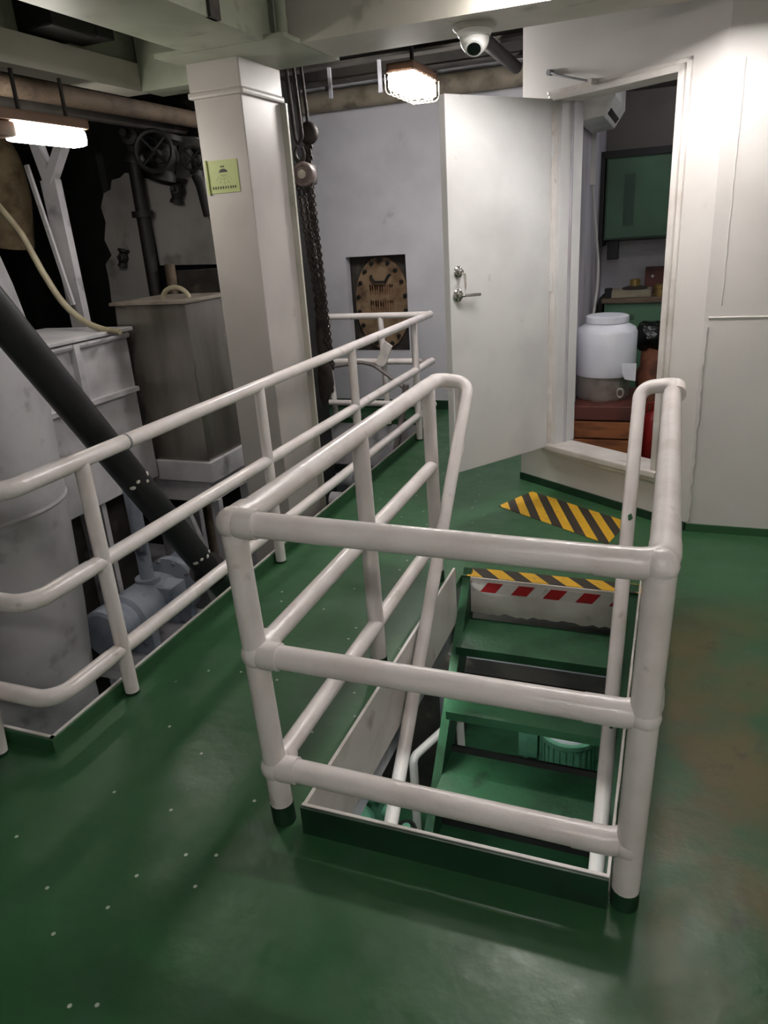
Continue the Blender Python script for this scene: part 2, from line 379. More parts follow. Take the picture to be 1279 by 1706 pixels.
# bulkhead at the back with the square manhole recess
hx0, hx1, hz0, hz1 = -3.04, -2.42, 0.575, 1.49
bw = MB(); bw.box((-6.5, YB, 0), (hx0, YB+.1, ZC+.2)); bw.box((hx1, YB, 0), (2.2, YB+.1, ZC+.2)); bw.box((hx0, YB, hz1), (hx1, YB+.1, ZC+.2)); bw.box((hx0, YB, 0), (hx1, YB+.1, hz0))
struct(bw, 'wall_back', 'wall_grey', 'pale grey bulkhead with a rectangular cut-out')
struct(MB().box((-6.5, YB-.012, 0), (-0.7, YB, .09)), 'baseboard_back', 'dark_green')
rc = MB().box((hx0-.1, YB+.13, hz0-.1), (hx1+.1, YB+.15, hz1+.1)); rc.box((hx0-.02, YB+.1, hz0-.02), (hx0, YB+.14, hz1+.02)); rc.box((hx1, YB+.1, hz0-.02), (hx1+.02, YB+.14, hz1+.02)); rc.box((hx0-.02, YB+.1, hz1), (hx1+.02, YB+.14, hz1+.02)); rc.box((hx0-.02, YB+.1, hz0-.02), (hx1+.02, YB+.14, hz0))
struct(rc, 'trim_3', 'dark_mottled', 'dark plate behind the cut-out in the bulkhead')

# angled bulkhead with the doorway
dw = V(0.823, -0.568, 0).normalized(); nw = V(-0.568, -0.823, 0).normalized()     # along the wall, towards the camera side
W0 = V(-0.936, 4.963, 0); WL = 1.318; TH = 0.07
def dwp(s, n, z): return W0 + dw*s + nw*n + V(0, 0, z)
def dwbox(mb, s0, s1, n0, n1, z0, z1, mi=0):
    vs = [dwp(s, n, z) for s in (s0, s1) for n in (n0, n1) for z in (z0, z1)]
    return mb.add(vs, [(0, 1, 3, 2), (4, 6, 7, 5), (0, 4, 5, 1), (2, 3, 7, 6), (0, 2, 6, 4), (1, 5, 7, 3)], mi)
DS0, DS1, DZ0, DZ1 = 0.27, 1.075, 0.31, 2.34        # clear doorway
wd = MB(); dwbox(wd, 0, DS0-.02, -TH, 0, 0, ZC+.2); dwbox(wd, DS1+.02, WL, -TH, 0, 0, ZC+.2); dwbox(wd, DS0-.02, DS1+.02, -TH, 0, DZ1+.02, ZC+.2); dwbox(wd, DS0-.02, DS1+.02, -TH, 0, 0, DZ0-.02)
struct(wd, 'wall_door', 'wall_cream', 'angled cream bulkhead with the doorway')
# frame: outer flange, inner rebate and deep jamb lining
fr = MB()
for (a, b) in ((DS0-.035, DS0+.0), (DS1, DS1+.035)): dwbox(fr, a, b, -.16, .028, DZ0-.035, DZ1+.035)
dwbox(fr, DS0-.035, DS1+.035, -.16, .028, DZ1, DZ1+.035)
for (a, b) in ((DS1+.035, DS1+.062),): dwbox(fr, a, b, -.02, .014, DZ0-.06, DZ1+.06)
dwbox(fr, DS0-.06, DS1+.062, -.02, .014, DZ1+.035, DZ1+.06)
dwbox(fr, DS0, DS0+.0, -.16, -.02, DZ0, DZ1)
struct(fr, 'trim_4', 'white_paint', 'white steel door frame', bevel=.006)
sl = MB(); dwbox(sl, DS0-.05, DS1+.05, -.17, .035, DZ0-.06, DZ0-.0); dwbox(sl, DS0-.05, DS1+.05, .0, .05, DZ0-.035, DZ0+.005)
struct(sl, 'trim_5', 'white_paint', 'white raised door sill', bevel=.008)
jl = MB(); dwbox(jl, DS0, DS0+.035, -.19, -.01, DZ0, DZ1)
struct(jl, 'trim_6', 'door_white', 'deep white lining of the hinge-side jamb')
bd = MB(); dwbox(bd, -.0, WL, 0, .012, 0, .05); struct(bd, 'baseboard_door', 'dark_green')

# right-hand bulkhead
CX, CY = dwp(WL, 0, 0).x, dwp(WL, 0, 0).y
rw = MB().box((CX, CY, 0), (2.2, CY+.07, ZC+.2)); struct(rw, 'wall_right', 'wall_cream', 'cream bulkhead to the right of the doorway')
struct(MB().box((CX, CY-.012, 0), (2.2, CY, .045)), 'baseboard_right', 'deck_green')
wl = MB(); wl.tube([(CX+.02, CY, 1.19), (2.2, CY, 1.19)], .006, 6)
random.seed(3)
zz = .06; pts = []
while zz < 1.16: pts.append((CX+.012+random.uniform(-.006, .006), CY-.002, zz)); zz += .035
wl.tube(pts, [random.uniform(.005, .011) for _ in pts], 6)
wl.tube([(CX+.075+random.uniform(-.002, .002), CY, z/20) for z in range(25, 48)], .004, 5)
struct(wl, 'trim_7', 'wall_cream', 'lumpy weld seams on the cream bulkhead', smooth=True)
# walls behind and beside the camera, deckhead, pit sides
struct(MB().box((2.2, -3, ZL), (2.3, 7.1, ZC+.2)), 'wall_side', 'wall_cream')
struct(MB().box((-6.5, -3.1, ZL), (2.3, -3, ZC+.2)), 'wall_front', 'wall_cream')
struct(MB().box((-6.6, -3.1, ZL), (-6.5, 7.1, ZC+.4)), 'wall_left', 'dark_mottled', 'dark side of the engine room')
struct(MB().box((-6.5, YB, ZL), (2.2, YB+.1, -DT)), 'wall_lower', 'machine_grey')
struct(MB().box((-1.8, -3.1, ZC), (2.3, 3.7, ZC+.1)), 'ceiling', 'wall_cream')
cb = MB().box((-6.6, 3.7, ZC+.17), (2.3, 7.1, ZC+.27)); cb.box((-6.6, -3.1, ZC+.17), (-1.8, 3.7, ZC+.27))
struct(cb, 'ceiling_dark', 'dark_mottled', 'dark deckhead behind the beam')  # deckhead coloured dark brown beyond the beam

# store room behind the doorway
SX = -0.62
struct(MB().box((SX-.05, 4.86, 0), (SX, YB, ZC)), 'wall_store', 'store_white', 'stained white side wall inside the store room')
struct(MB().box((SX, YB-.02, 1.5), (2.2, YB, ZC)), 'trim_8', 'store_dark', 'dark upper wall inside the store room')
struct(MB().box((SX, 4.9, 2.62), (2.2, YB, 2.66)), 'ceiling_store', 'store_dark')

# ================================================================== STAIR OPENING
co = thing('hatch_coaming', 'steel coaming plates round the stair opening, white and green with chipped edges', 'coaming', ((HX0+HX1)/2, HY0, 0))
p = MB().box((HX0-.008, HY0-.012, -.02), (HX1+.008, HY0-.002, .10)); build(p, 'front_plate', 'dark_green', co, smooth=False)
p = MB().box((HX0-.008, HY0-.002, -.20), (HX1+.008, HY0+.008, .104)); build(p, 'front_edge', 'white_paint', co, smooth=False)
p = MB().box((HX0-.008, HY0+.008, -.205), (HX0+.004, 3.235, .10)); build(p, 'side_plate', 'white_paint', co, smooth=False)
p = MB().box((HX0-.014, HY0+.008, -.02), (HX0-.008, 3.235, .097)); build(p, 'side_skin', 'deck_green', co, smooth=False)
p = MB().box((HX0-.03, HY0+.008, -.31), (HX0-.012, 3.36, -.195)); build(p, 'lower_strip', 'machine_grey', co, smooth=False)
p = MB().box((HX1, HY0+.008, -.20), (HX1+.006, 3.36, .097)); build(p, 'side_plate', 'stair_green', co, smooth=False)
random.seed(11); p = MB(); y = HY0+.008
while y < 3.33:
    d = random.uniform(.05, .12); e = random.uniform(.004, .010); p.box((HX1+.001, y, .07-random.uniform(0, .03)), (HX1+.006+e*.4, min(y+d, 3.36), .1+e*.3)); y += d
build(p, 'chipped_edge', 'white_paint', co, smooth=False)

# staircase: steep ladder going down towards the camera
SL = math.atan2(.285, .21); cs, sn = math.cos(SL), math.sin(SL)
st = thing('steel_staircase', 'steep green steel staircase going down through the deck opening', 'staircase', (-.5, 2.3, ZL))
sx0, sx1 = -.895, -.118
SB = math.radians(50.4)
for xa, xb, xw in ((-.940, -.897, -.909), (-.116, -.064, -.116)):
    a = V(xa, 3.395, .03); dn = V(0, -math.cos(SB), -math.sin(SB)); nn = V(0, math.sin(SB), -math.cos(SB)); L = (a.z-ZL)/math.sin(SB)
    sg_ = MB().prism([a, a+dn*L, a+dn*L+nn*.012, a+nn*.012], (xb-xa, 0, 0))
    a2 = V(xw, a.y, a.z)
    sg_.prism([a2+nn*.012, a2+nn*.012+dn*L, a2+nn*.17+dn*(L-.14), a2+nn*.17+dn*.12], (.012, 0, 0))
    build(sg_, 'stringer', 'stair_green', st, smooth=False)
for k in range(8):
    y0 = 3.035-.205*k; z0 = (-.235, -.475, -.775)[k] if k < 3 else -.775-.285*(k-2); dep = .315 if k == 0 else .30
    t = MB().box((sx0, y0, z0-.012), (sx1, y0+dep-.014, z0)); t.box((sx0, y0, z0-.045), (sx1, y0+.012, z0-.012))
    tr = build(t, 'tread', 'stair_green', st, smooth=False)
    if k: build(MB().box((sx0, y0+dep-.014, z0-.03), (sx1, y0+dep, z0+.035)), 'rear_lip', 'black_iron', tr, smooth=False)
kp = MB()
random.seed(5); n = 26; top = []; bot = []
for i in range(n+1):
    x = sx0+.0 + (sx1-sx0)*i/n; top.append(V(x, HY1-.012, -.001)); bot.append(V(x, HY1-.012, -.195-random.uniform(0, .016)))
kp.prism(top+bot[::-1], (0, .01, 0)); build(kp, 'kick_plate', 'white_paint', st, smooth=False)
# red and white tape on the kick plate, hazard tapes on the deck
def tape(name, mt, label, origin, ux, uy, corners, th=.002):
    """flat strip: its own x, y coordinates carry the printed stripes"""
    ux = Vector(ux).normalized(); uy = Vector(uy).normalized(); un = ux.cross(uy)
    mb = MB().prism([V(a, b, 0) for a, b in corners], (0, 0, th))
    me = bpy.data.meshes.new(name); me.from_pydata(mb.v, [], mb.f); me.materials.append(MATS[mt])
    bm = bmesh.new(); bm.from_mesh(me); bmesh.ops.recalc_face_normals(bm, faces=bm.faces); bm.to_mesh(me); bm.free()
    o = bpy.data.objects.new(name, me); COL.objects.link(o)
    M4 = Matrix((ux, uy, un)).transposed().to_4x4(); M4.translation = Vector(origin); o.matrix_world = M4
    return tag(o, label, 'tape')
tape('barrier_tape', 'red_white_tape', 'red and white striped tape on the white plate at the stair top', (sx0-.03, HY1-.0125, -.078), (1, 0, 0), (0, 0, 1), [(.035, 0), (sx1-sx0+.02, 0), (sx1-sx0+.02, .056), (.035, .056)])
tape('hazard_tape', 'hazard_tape_edge', 'yellow and black hazard tape along the edge of the top stair', (sx0-.02, HY1-.004, .0005), (1, 0, 0), (0, 1, 0), [(0, 0), (.87, 0), (.87, .10), (0, .10)])
q = [atz(*p_, .001) for p_ in ((830, 843), (886, 819), (1046, 870), (1012, 907))]
tape('hazard_tape', 'hazard_tape', 'wide yellow and black hazard tape on the deck before the doorway', q[0]+(q[3]-q[0]).normalized()*.024, q[3]-q[0], V(0, 0, 1).cross(q[3]-q[0]), [((v-q[0]).dot((q[3]-q[0]).normalized())-.024, (v-q[0]).dot(V(0, 0, 1).cross(q[3]-q[0]).normalized())) for v in (q[0], q[3], q[2], q[1])])

# ---------------------------------------------------------------- guardrail round the stair opening
R = .0355
gr = thing('stair_guardrail', 'white three-bar pipe guardrail round the stair opening with handrails', 'guardrail', (-.52, 1.55, 0))
GY = 1.55
A = {1: V(-1.068, GY, 1.012), .6: V(-1.052, GY, .606), .2: V(-1.044, GY, .206)}
B = {1: V(.014, GY, 1.0), .6: V(.004, GY, .603), .2: V(-.012, GY, .2)}
A0, B0 = V(-1.037, GY, 0), V(-.012, GY, 0)
def post(parent, a, b, r, foot=.05, green=True, name='post'):
    a, b = Vector(a), Vector(b); d = (b-a).normalized()
    o = build(MB().tube([a+d*foot, b], r, 16), name, 'rail_white', parent)
    build(MB().tube([a-V(0, 0, .002), a+d*foot], r+.0015, 16), 'post_foot', 'dark_green', o)
    return o
post(gr, A0, A[1], R, .07); post(gr, B0, B[1], R, .055)
for z in (1, .6, .2):
    build(MB().tube([A[z]+V(.0, 0, 0), B[z]-V(.05, 0, 0)], R, 16), 'front_rail', 'rail_white', gr)
    # fittings: tight ball elbow at one corner, long-sweep elbow at the other
    c = A[z]
    e = MB().tube(fillet([c+V(.075, 0, 0), c+V(-.004, -.004, 0), c+V(0, .075, 0)], .055, 9), R+.006, 16); e.ball(c+V(0, 0, 0), R+.010)
    build(e, 'elbow', 'rail_white', gr)
    c = B[z]
    e = MB().tube(fillet([c+V(-.14, 0, 0), c+V(.006, 0, 0), c+V(.006, .12, 0)], .10, 9), R+.0015, 16); e.ball(c+V(-.0, .0, 0), R+.004)
    build(e, 'elbow', 'rail_white', gr)
LX, RX = -1.062, .018
YU = 3.47
HD = V(0, -math.cos(math.radians(47.8)), -math.sin(math.radians(47.8)))
def hand(xa, xb, ztop, za):
    """top rail, return bend and handrail down the stair: one bent pipe, in two parts"""
    s = 1 if xb > xa else -1
    p = fillet([V(xa, YU-.2, ztop-.002), V(xa, YU, ztop), V(xb, YU, ztop-.02), V(xb, YU-.02, ztop-.03) + HD*.3], .062, 8)
    return p
ZT = 1.02
build(MB().tube([A[1]+V(0, .02, 0), V(LX, YU-.19, ZT)], R, 16), 'side_rail', 'rail_white', gr)
YL = 3.44; HX = -.905; hp_ = fillet([V(LX, YU-.2, ZT-.002), V(LX, YL, ZT), V(HX, YL, ZT-.02), V(HX, YL-.02, ZT-.03)+HD*.3], .062, 8); build(MB().tube(hp_, [R-(R-.0292)*i/(len(hp_)-1) for i in range(len(hp_))], 16), 'return_bend', 'rail_white', gr)
hs = V(HX, YL-.02, ZT-.03)+HD*.28
build(MB().tube([hs, hs+HD*2.6], .029, 14), 'handrail', 'rail_white', gr)
zb2 = .66; yb2 = YL-.02-(ZT-.03-zb2)/math.tan(math.radians(47.8))
build(MB().tube(fillet([V(-.955, YL, ZT-.02), V(-.955, YL, zb2), V(HX, yb2, zb2)], .04, 5), .020, 12), 'brace', 'rail_white', gr)     # short brace from the bend to the handrail
ZR = 1.0
build(MB().tube([B[1]+V(.006, .1, 0), V(RX, YU-.19, ZR)], R, 16), 'side_rail', 'rail_white', gr)
hp_ = hand(RX+.02, -.118, ZR, 0); build(MB().tube(hp_, [R-(R-.0292)*i/(len(hp_)-1) for i in range(len(hp_))], 16), 'return_bend', 'rail_white', gr)
hs = V(-.118, YU-.02, ZR-.03)+HD*.28
build(MB().tube([hs, hs+HD*2.6], .029, 14), 'handrail', 'rail_white', gr)
for yy in (2.43, 3.28): post(gr, (-1.05, yy, 0), (LX, yy, ZT), .033, .06)
for yy in (2.43, 3.28): post(gr, (RX, yy, 0), (RX, yy, ZR), .033, .05)
for z in (.6, .2):
    build(MB().tube([A[z]+V(0, .05, 0), V(-1.056, 3.285, z+.025)], .031, 14), 'side_rail', 'rail_white', gr)
    build(MB().tube([B[z]+V(.006, .08, 0), V(RX, 3.285, z)], .031, 14), 'side_rail', 'rail_white', gr)
for x, yy, zz in ((-1.0, 3.45, .985), (.0, 3.45, .97)): pass
random.seed(31)
for t in (.62, .86, 1.42, 1.47):      # bare green chips in the handrail paint
    c = V(-.118, YU-.02, ZR-.03)+HD*t; e = V(.25, -.8, .55); e = (e-HD*e.dot(HD)).normalized(); s_ = HD.cross(e)
    pc_ = [c+e*.0285+HD*(.022*math.cos(a)*random.uniform(.6, 1.1))+s_*(.011*math.sin(a)*random.uniform(.6, 1.1)) for a in [2*math.pi*k/9 for k in range(9)]]
    build(MB().prism(pc_, e*.0016), 'paint_chip', 'stair_green', gr, smooth=False)
build(MB().prism([V(-1.05, 3.445, 1.0), V(-.99, 3.445, 1.0), V(-.995, 3.445, .955), V(-1.045, 3.445, .975)], (0, .006, 0)), 'gusset', 'rail_white', gr)

# ---------------------------------------------------------------- guardrail along the engine pit
pr = thing('pit_guardrail', 'long white three-bar pipe guardrail along the engine pit, turning at both ends', 'guardrail', (-1.98, 4, 0))
X0 = -1.985; YF = 6.25; YN = 1.62; r2 = .031
for z in (1.005, .6, .21):
    n_ = V(-4.0, YN, z)
    build(MB().tube(fillet([V(X0-.9, YN, z), V(X0, YN, z), V(X0, YN+.3, z)], .09, 8), r2+.002, 14), 'elbow', 'rail_white', pr)
    build(MB().tube([V(X0, YN+.28, z), V(X0, YF+.03, z+.003)], r2, 14), 'rail', 'rail_white', pr)
    build(MB().tube([V(X0, YF, z+.003), V(-3.6, YF, z+.003)], r2*.9, 14), 'rail', 'rail_white', pr)
for yy in (1.99, 3.29, 4.52, 5.83): post(pr, (X0+.005, yy, 0), (X0, yy, 1.0), .029, .012)
pe = atz(0, 1256, 0); post(pr, (pe.x, pe.y, 0), (pe.x, YN, 1.0), .029, .012)
for xx in (-2.44, -2.98): post(pr, (xx, YF+.05, 0), (xx, YF, 1.0), .026, .012)
build(MB().tube([V(X0, 2.235, 1.005), V(X0, 2.245, 1.005)], r2+.002, 14), 'joint_ring', 'machine_grey', pr)
# draped hose and rag at the far rail
hp = [aty(x, y, YF-.04) for x, y in ((520, 607), (545, 612), (572, 608), (600, 603), (622, 608), (648, 627), (672, 646), (690, 655))]
hs_ = MB().tube(fillet(hp, .2, 4), .017, 10)
tag(build(hs_, 'draped_hose', 'hose_grey', loc=hp[3]), 'grey hose draped along the far rail before the manhole', 'hose')
rg = MB(); rp = [aty(x, y, YF-.045) for x, y in ((633, 585), (640, 568), (653, 577), (648, 590), (644, 604), (638, 612), (625, 606))]
rg.prism(rp, (0, .02, 0)); tag(build(rg, 'hanging_rag', 'cloth_white', smooth=False, bevel=.004, loc=rp[0]), 'white rag tied round a post of the far rail', 'rag')
dn = [aty(x, y, YF-.07) for x, y in ((676, 640), (672, 680), (665, 720), (655, 770), (648, 800))]
tag(build(MB().tube(fillet(dn, .3, 4), .028, 10), 'drain_hose', 'hose_grey', loc=dn[2]), 'thick grey hose dropping into the pit below the far rail', 'hose')

# ================================================================== PILLAR, GIRDERS, OVERHEAD
ZB = 2.60
pl = thing('steel_pillar', 'tall grey box pillar with a collar at the top beside the pit rail', 'pillar', (-2.345, 4.04, ZL))
px0, px1, py0, py1 = -2.492, -2.2, 3.835, 4.27
build(MB().box((px0, py0, ZL), (px1, py1, 2.437)), 'shaft', 'pillar_grey', pl, smooth=False, bevel=.006)
build(MB().box((px0-.012, py0-.012, 2.462), (px1+.012, py1+.012, ZB+.001)), 'head', 'pillar_grey', pl, smooth=False, bevel=.006)
build(MB().box((px0-.022, py0-.022, 2.43), (px1+.022, py1+.022, 2.464)), 'collar', 'pillar_grey', pl, smooth=False, bevel=.012)
build(MB().box((px0-.01, py1, ZL), (px1+.035, py1+.02, 2.43)), 'rear_flange', 'beam_grey', pl, smooth=False)

gd = thing('roof_girder', 'green-grey box girder running overhead to the pillar head', 'girder', (-2.1, 2.4, ZB))
build(MB().box((-2.36, -3, ZB), (-1.92, 4.26, 3.0)), 'web', 'girder_green_grey', gd, smooth=False)
build(MB().box((-2.55, 3.62, ZB-.002), (-1.81, 4.27, ZB+.018)), 'bottom_flange', 'girder_green_grey', gd, smooth=False)
build(MB().box((-2.5, 3.8, ZB+.018), (-1.92, 4.26, 3.0)), 'junction_box', 'girder_green_grey', gd, smooth=False)
build(MB().box((-1.935, 3.15, ZB-.0), (-1.905, 3.23, 2.8)), 'dark_cleat', 'dark_mottled', gd, smooth=False)
build(MB().tube([(-1.865, 3.72, ZB+.01), (-1.865, 3.72, 2.95)], .028, 12), 'corner_pipe', 'girder_green_grey', gd)
xb = thing('roof_beam', 'broad pale beam crossing overhead with a dome camera under it', 'beam', (0, 4.0, ZB))
build(MB().box((-1.93, 3.79, ZB), (2.2, 3.805, 3.0)), 'front_plate', 'beam_grey', xb, smooth=False)
build(MB().box((-1.83, 3.805, ZB), (2.2, 4.2, ZB+.015)), 'bottom_plate', 'beam_grey', xb, smooth=False)
build(MB().box((-1.83, 4.185, ZB+.015), (.0, 4.2, 3.0)), 'rear_plate', 'dark_mottled', xb, smooth=False)
q0, q1 = atx(0, 98, -2.9), atx(235, 156, -2.9); zb_ = (q0.z+q1.z)/2
lb = thing('pit_beam', 'pale overhead beam running along above the engine pit', 'beam', (-3.0, 3.2, zb_))
build(MB().box((-3.05, .8, zb_), (-2.9, 4.02, zb_+.14)), 'web', 'beam_grey', lb, smooth=False)
build(MB().box((-3.3, .8, zb_+.14), (-2.96, 4.02, 3.02)), 'upper_web', 'girder_green_grey', lb, smooth=False)
xl = thing('side_beam', 'dim grey beam overhead between pillar head and pit beam', 'beam', (-2.7, 4.0, zb_))
build(MB().box((-2.9, 3.95, zb_), (-2.49, 4.15, 3.0)), 'web', 'girder_green_grey', xl, smooth=False)
# dark boxes high on the girder
for i, (x, y, w_, h_) in enumerate(((95, 38, .30, .10), (148, 50, .13, .10))):
    c = atx(x, y, -2.85); b_ = MB().box((-2.96, c.y-w_/2, c.z-h_/2), (c.x+.1, c.y+w_/2, c.z+h_/2+.12))
    tag(build(b_, 'junction_box', 'black_iron', smooth=False, bevel=.01, loc=c), ['large black box under the deckhead above the pit', 'small black box next to the large one under the deckhead'][i], 'box')
# pipes under the dark deckhead
def pipe(name, pts, r, mt, label, seg=12, fil=.12, cat='pipe', flanges=(), group=None, hang=()):
    pts = [Vector(p) for p in pts]; P = fillet(pts, fil, 6) if len(pts) > 2 else pts
    root = thing(name, label, cat, pts[0], group); build(MB().tube(P, r, seg), 'tube', mt, root)
    for t in hang:      # straps up to the deckhead
        c = pts[0].lerp(pts[1], t); build(MB().box((c.x-.015, c.y-.004, c.z+r*.8), (c.x+.015, c.y+.004, ZC+.168)), 'strap', 'dark_mottled', root, smooth=False)
    for (k, t) in flanges:
        c = pts[k].lerp(pts[k+1], t); d = (pts[k+1]-pts[k]).normalized()
        fb = MB().tube([c-d*.022, c+d*.022], r*1.6, seg)
        e1 = d.orthogonal().normalized(); e2 = d.cross(e1)
        build(fb, 'flange', mt, root)
    return root
bz = aty(560, 165, 6.8).z
pipe('overhead_pipe', [(-6.4, 6.72, bz-.02), (-.9, 6.72, bz-.02)], .085, 'pipe_lagging', 'pale brown insulated pipe along the top of the grey bulkhead', hang=(.35, .62, .8, .95))
pipe('overhead_pipe', [(-6.4, 6.5, bz+.10), (-1.0, 6.5, bz+.10)], .04, 'dark_mottled', 'dark pipe in front of the insulated pipe under the deckhead', hang=(.4, .7, .9))
pipe('overhead_pipe', [(-1.25, 4.25, 2.80), (-1.25, 6.35, 2.80)], .045, 'dark_mottled', 'dark pipe under the deckhead above the open door')
for i, yy in enumerate((4.9, 5.7, 6.3)):
    b_ = MB().box((-6.4, yy, 2.88), (-.95, yy+.02, 3.03)); b_.box((-6.4, yy-.05, 2.86), (-.95, yy+.07, 2.88))
    tag(build(b_, 'deckhead_frame', 'dark_mottled', smooth=False, loc=(-3, yy, 2.8)), ['dark steel deckhead frame nearest the caged lamp', 'dark steel deckhead frame carrying the thin hanger strips', 'dark steel deckhead frame beside the pipes at the grey bulkhead'][i], 'frame', 'deckhead frames')
for x, y0_, y1_, lab in ((545, 130, 165, 'thin steel hanger strip next to the chain hoists'), (628, 118, 155, 'thin steel hanger strip next to the caged lamp')):
    a, b = aty(x+4, y0_, 5.71), aty(x, y1_, 5.71)
    tag(build(MB().box((a.x-.012, 5.70, b.z), (a.x+.012, 5.72, 2.87)), 'hanger_strip', 'machine_grey', smooth=False, loc=a), lab, 'hanger', 'hanger strips')

# ---------------------------------------------------------------- lamps
lm = thing('ceiling_lamp', 'twin-tube ceiling lamp in front of the cross beam', 'lamp', (-.15, 3.66, ZC))
build(MB().box((-.86, 3.56, 2.70), (.34, 3.76, ZC)), 'housing', 'lamp_housing', lm, smooth=False, bevel=.01)
for dy in (-.05, .05): build(MB().tube([(-.82, 3.66+dy*.6, 2.665), (.30, 3.66+dy*.6, 2.665)], .02, 8), 'tube', 'glow_main', lm)
lm = thing('ceiling_lamp', 'twin-tube ceiling lamp behind the viewer over the green deck', 'lamp', (.2, -.9, ZC))
build(MB().box((-.5, -1.0, 2.75), (.9, -.8, ZC)), 'housing', 'lamp_housing', lm, smooth=False, bevel=.01)
for dy in (-.05, .05): build(MB().tube([(-.45, -.9+dy, 2.72), (.85, -.9+dy, 2.72)], .02, 8), 'tube', 'glow_rear', lm)
# caged bulkhead lamp beyond the beam
c = atz(688, 150, 2.58)
cl = thing('caged_lamp', 'glowing bulkhead lamp in a wire cage beside the open door', 'lamp', (c.x, c.y, 2.6))
a = .27; b = .10
build(MB().box((c.x-b+.005, c.y-a+.01, 2.65), (c.x+b-.005, c.y+a-.01, 2.71)), 'housing', 'lamp_brown', cl, smooth=False, bevel=.015)
build(MB().tube([(c.x, c.y, 2.71), (c.x, c.y, 3.03)], .014, 8), 'hanger', 'dark_mottled', cl)
gl = MB(); gl.box((c.x-b+.012, c.y-a+.015, 2.555), (c.x+b-.012, c.y+a-.015, 2.65)); build(gl, 'diffuser', 'glow_cage', cl, bevel=.02)
wc = MB()
for k in range(6):
    y = c.y-a+.03+k*(2*a-.06)/5; wc.tube(fillet([(c.x-b-.01, y, 2.65), (c.x-b-.01, y, 2.53), (c.x+b+.01, y, 2.53), (c.x+b+.01, y, 2.65)], .04, 5), .0035, 6)
for dx in (-.05, 0, .05): wc.tube(fillet([(c.x+dx, c.y-a-.01, 2.65), (c.x+dx, c.y-a-.01, 2.53), (c.x+dx, c.y+a+.01, 2.53), (c.x+dx, c.y+a+.01, 2.65)], .04, 5), .0035, 6)
build(wc, 'wire_guard', 'wire_cage', cl)
# fluorescent lamp above the pit
t0, t1 = atx(18, 217, -3.0), atx(133, 231, -3.0); tz = (t0.z+t1.z)/2
tl = thing('pit_lamp', 'bright fluorescent lamp hanging over the engine pit', 'lamp', (-3.0, (t0.y+t1.y)/2, tz+.06))
build(MB().box((-3.07, t0.y-.30, tz+.035), (-2.93, t1.y+.01, tz+.085)), 'housing', 'lamp_brown', tl, smooth=False, bevel=.012)
build(MB().box((-3.055, t0.y, tz-.045), (-2.945, t1.y, tz+.035)), 'diffuser', 'glow_tube', tl, bevel=.025)
build(MB().box((-3.05, t0.y-.28, tz-.035), (-2.95, t0.y-.01, tz+.035)), 'end_cap', 'lamp_brown', tl, bevel=.02)
for y_ in (t0.y+.05, t1.y-.1): build(MB().tube([(-2.975, y_, tz+.08), (-2.975, y_, zb_+.02)], .01, 8), 'hanger', 'dark_mottled', tl)
# lamps of the level below and of the store room
for i, (x, y) in enumerate(((-.5, 4.9), (-1.5, 2.9), (-.5, .9))):
    ll = thing('lower_lamp', ['lamp of the lower deck beyond the staircase foot', 'lamp of the lower deck beside the engine pit', 'lamp of the lower deck under the near deck'][i], 'lamp', (x, y, -.15))
    zt = -.09
    build(MB().box((x-.5, y-.08, zt-.03), (x+.5, y+.08, zt+.02)), 'housing', 'lamp_housing', ll, smooth=False)
    build(MB().tube([(x-.46, y, zt-.05), (x+.46, y, zt-.05)], .02, 8), 'tube', 'glow_lower', ll)
sl_ = thing('store_lamp', 'dim tube lamp under the store room ceiling', 'lamp', (.6, 5.6, 2.62))
build(MB().box((.1, 5.52, 2.57), (1.1, 5.68, 2.62)), 'housing', 'lamp_housing', sl_, smooth=False)
build(MB().tube([(.15, 5.6, 2.55), (1.05, 5.6, 2.55)], .018, 8), 'tube', 'glow_store', sl_)

# ---------------------------------------------------------------- dome camera under the beam
dc = atz(790, 42, ZB)
dm = thing('dome_camera', 'white dome security camera under the cross beam', 'camera', (dc.x, dc.y, ZB))
build(MB().lathe([(.105, 0), (.105, -.008), (.098, -.018), (.085, -.022)], dc, seg=28), 'base_plate', 'beam_grey', dm)
build(MB().lathe([(.082, -.02), (.082, -.035), (.074, -.05)], dc, seg=28), 'collar', 'dome_white', dm)
bc = dc + V(0, 0, -.055); build(MB().ball(bc, .070, 24, 16), 'eyeball', 'dome_white', dm)
ld = (CP - bc + V(.25, 0, -1.2)).normalized(); ld = V(.1, -.62, -.72).normalized()
build(MB().lathe([(.046, .054), (.044, .066), (.036, .068)], bc, ld, seg=24), 'lens_rim', 'dome_white', dm)
build(MB().lathe([(.035, .060), (.033, .0695), (.012, .071)], bc, ld, seg=24), 'lens', 'lens_black', dm)

# ---------------------------------------------------------------- sign on the pillar
sg = thing('sprinkler_sign', 'yellow-green square sign with a black spray symbol on the pillar', 'sign', (-2.365, py0, 1.965))
sx_, sw = -2.462, .190; sz0, sz1 = 1.965, 2.130
build(MB().box((sx_, py0-.004, sz0), (sx_+sw, py0, sz1)), 'plate', 'sign_green', sg, smooth=False)
build(MB().box((sx_-.012, py0-.012, sz0-.004), (sx_, py0-.0, sz1+.004)), 'curled_edge', 'sign_green', sg, smooth=False)
cx_, cz_ = sx_+.098, sz0+.103
dome = [V(cx_+.027*math.cos(t), py0-.005, cz_+.018*math.sin(t)) for t in [math.pi*i/10 for i in range(11)]]
build(MB().prism(dome, (0, .002, 0)), 'spray_symbol', 'sign_ink', sg, smooth=False)
mk = MB()
for k in range(3): mk.box((cx_-.014+k*.009, py0-.005, cz_+.024), (cx_-.009+k*.009, py0-.003, cz_+.033))
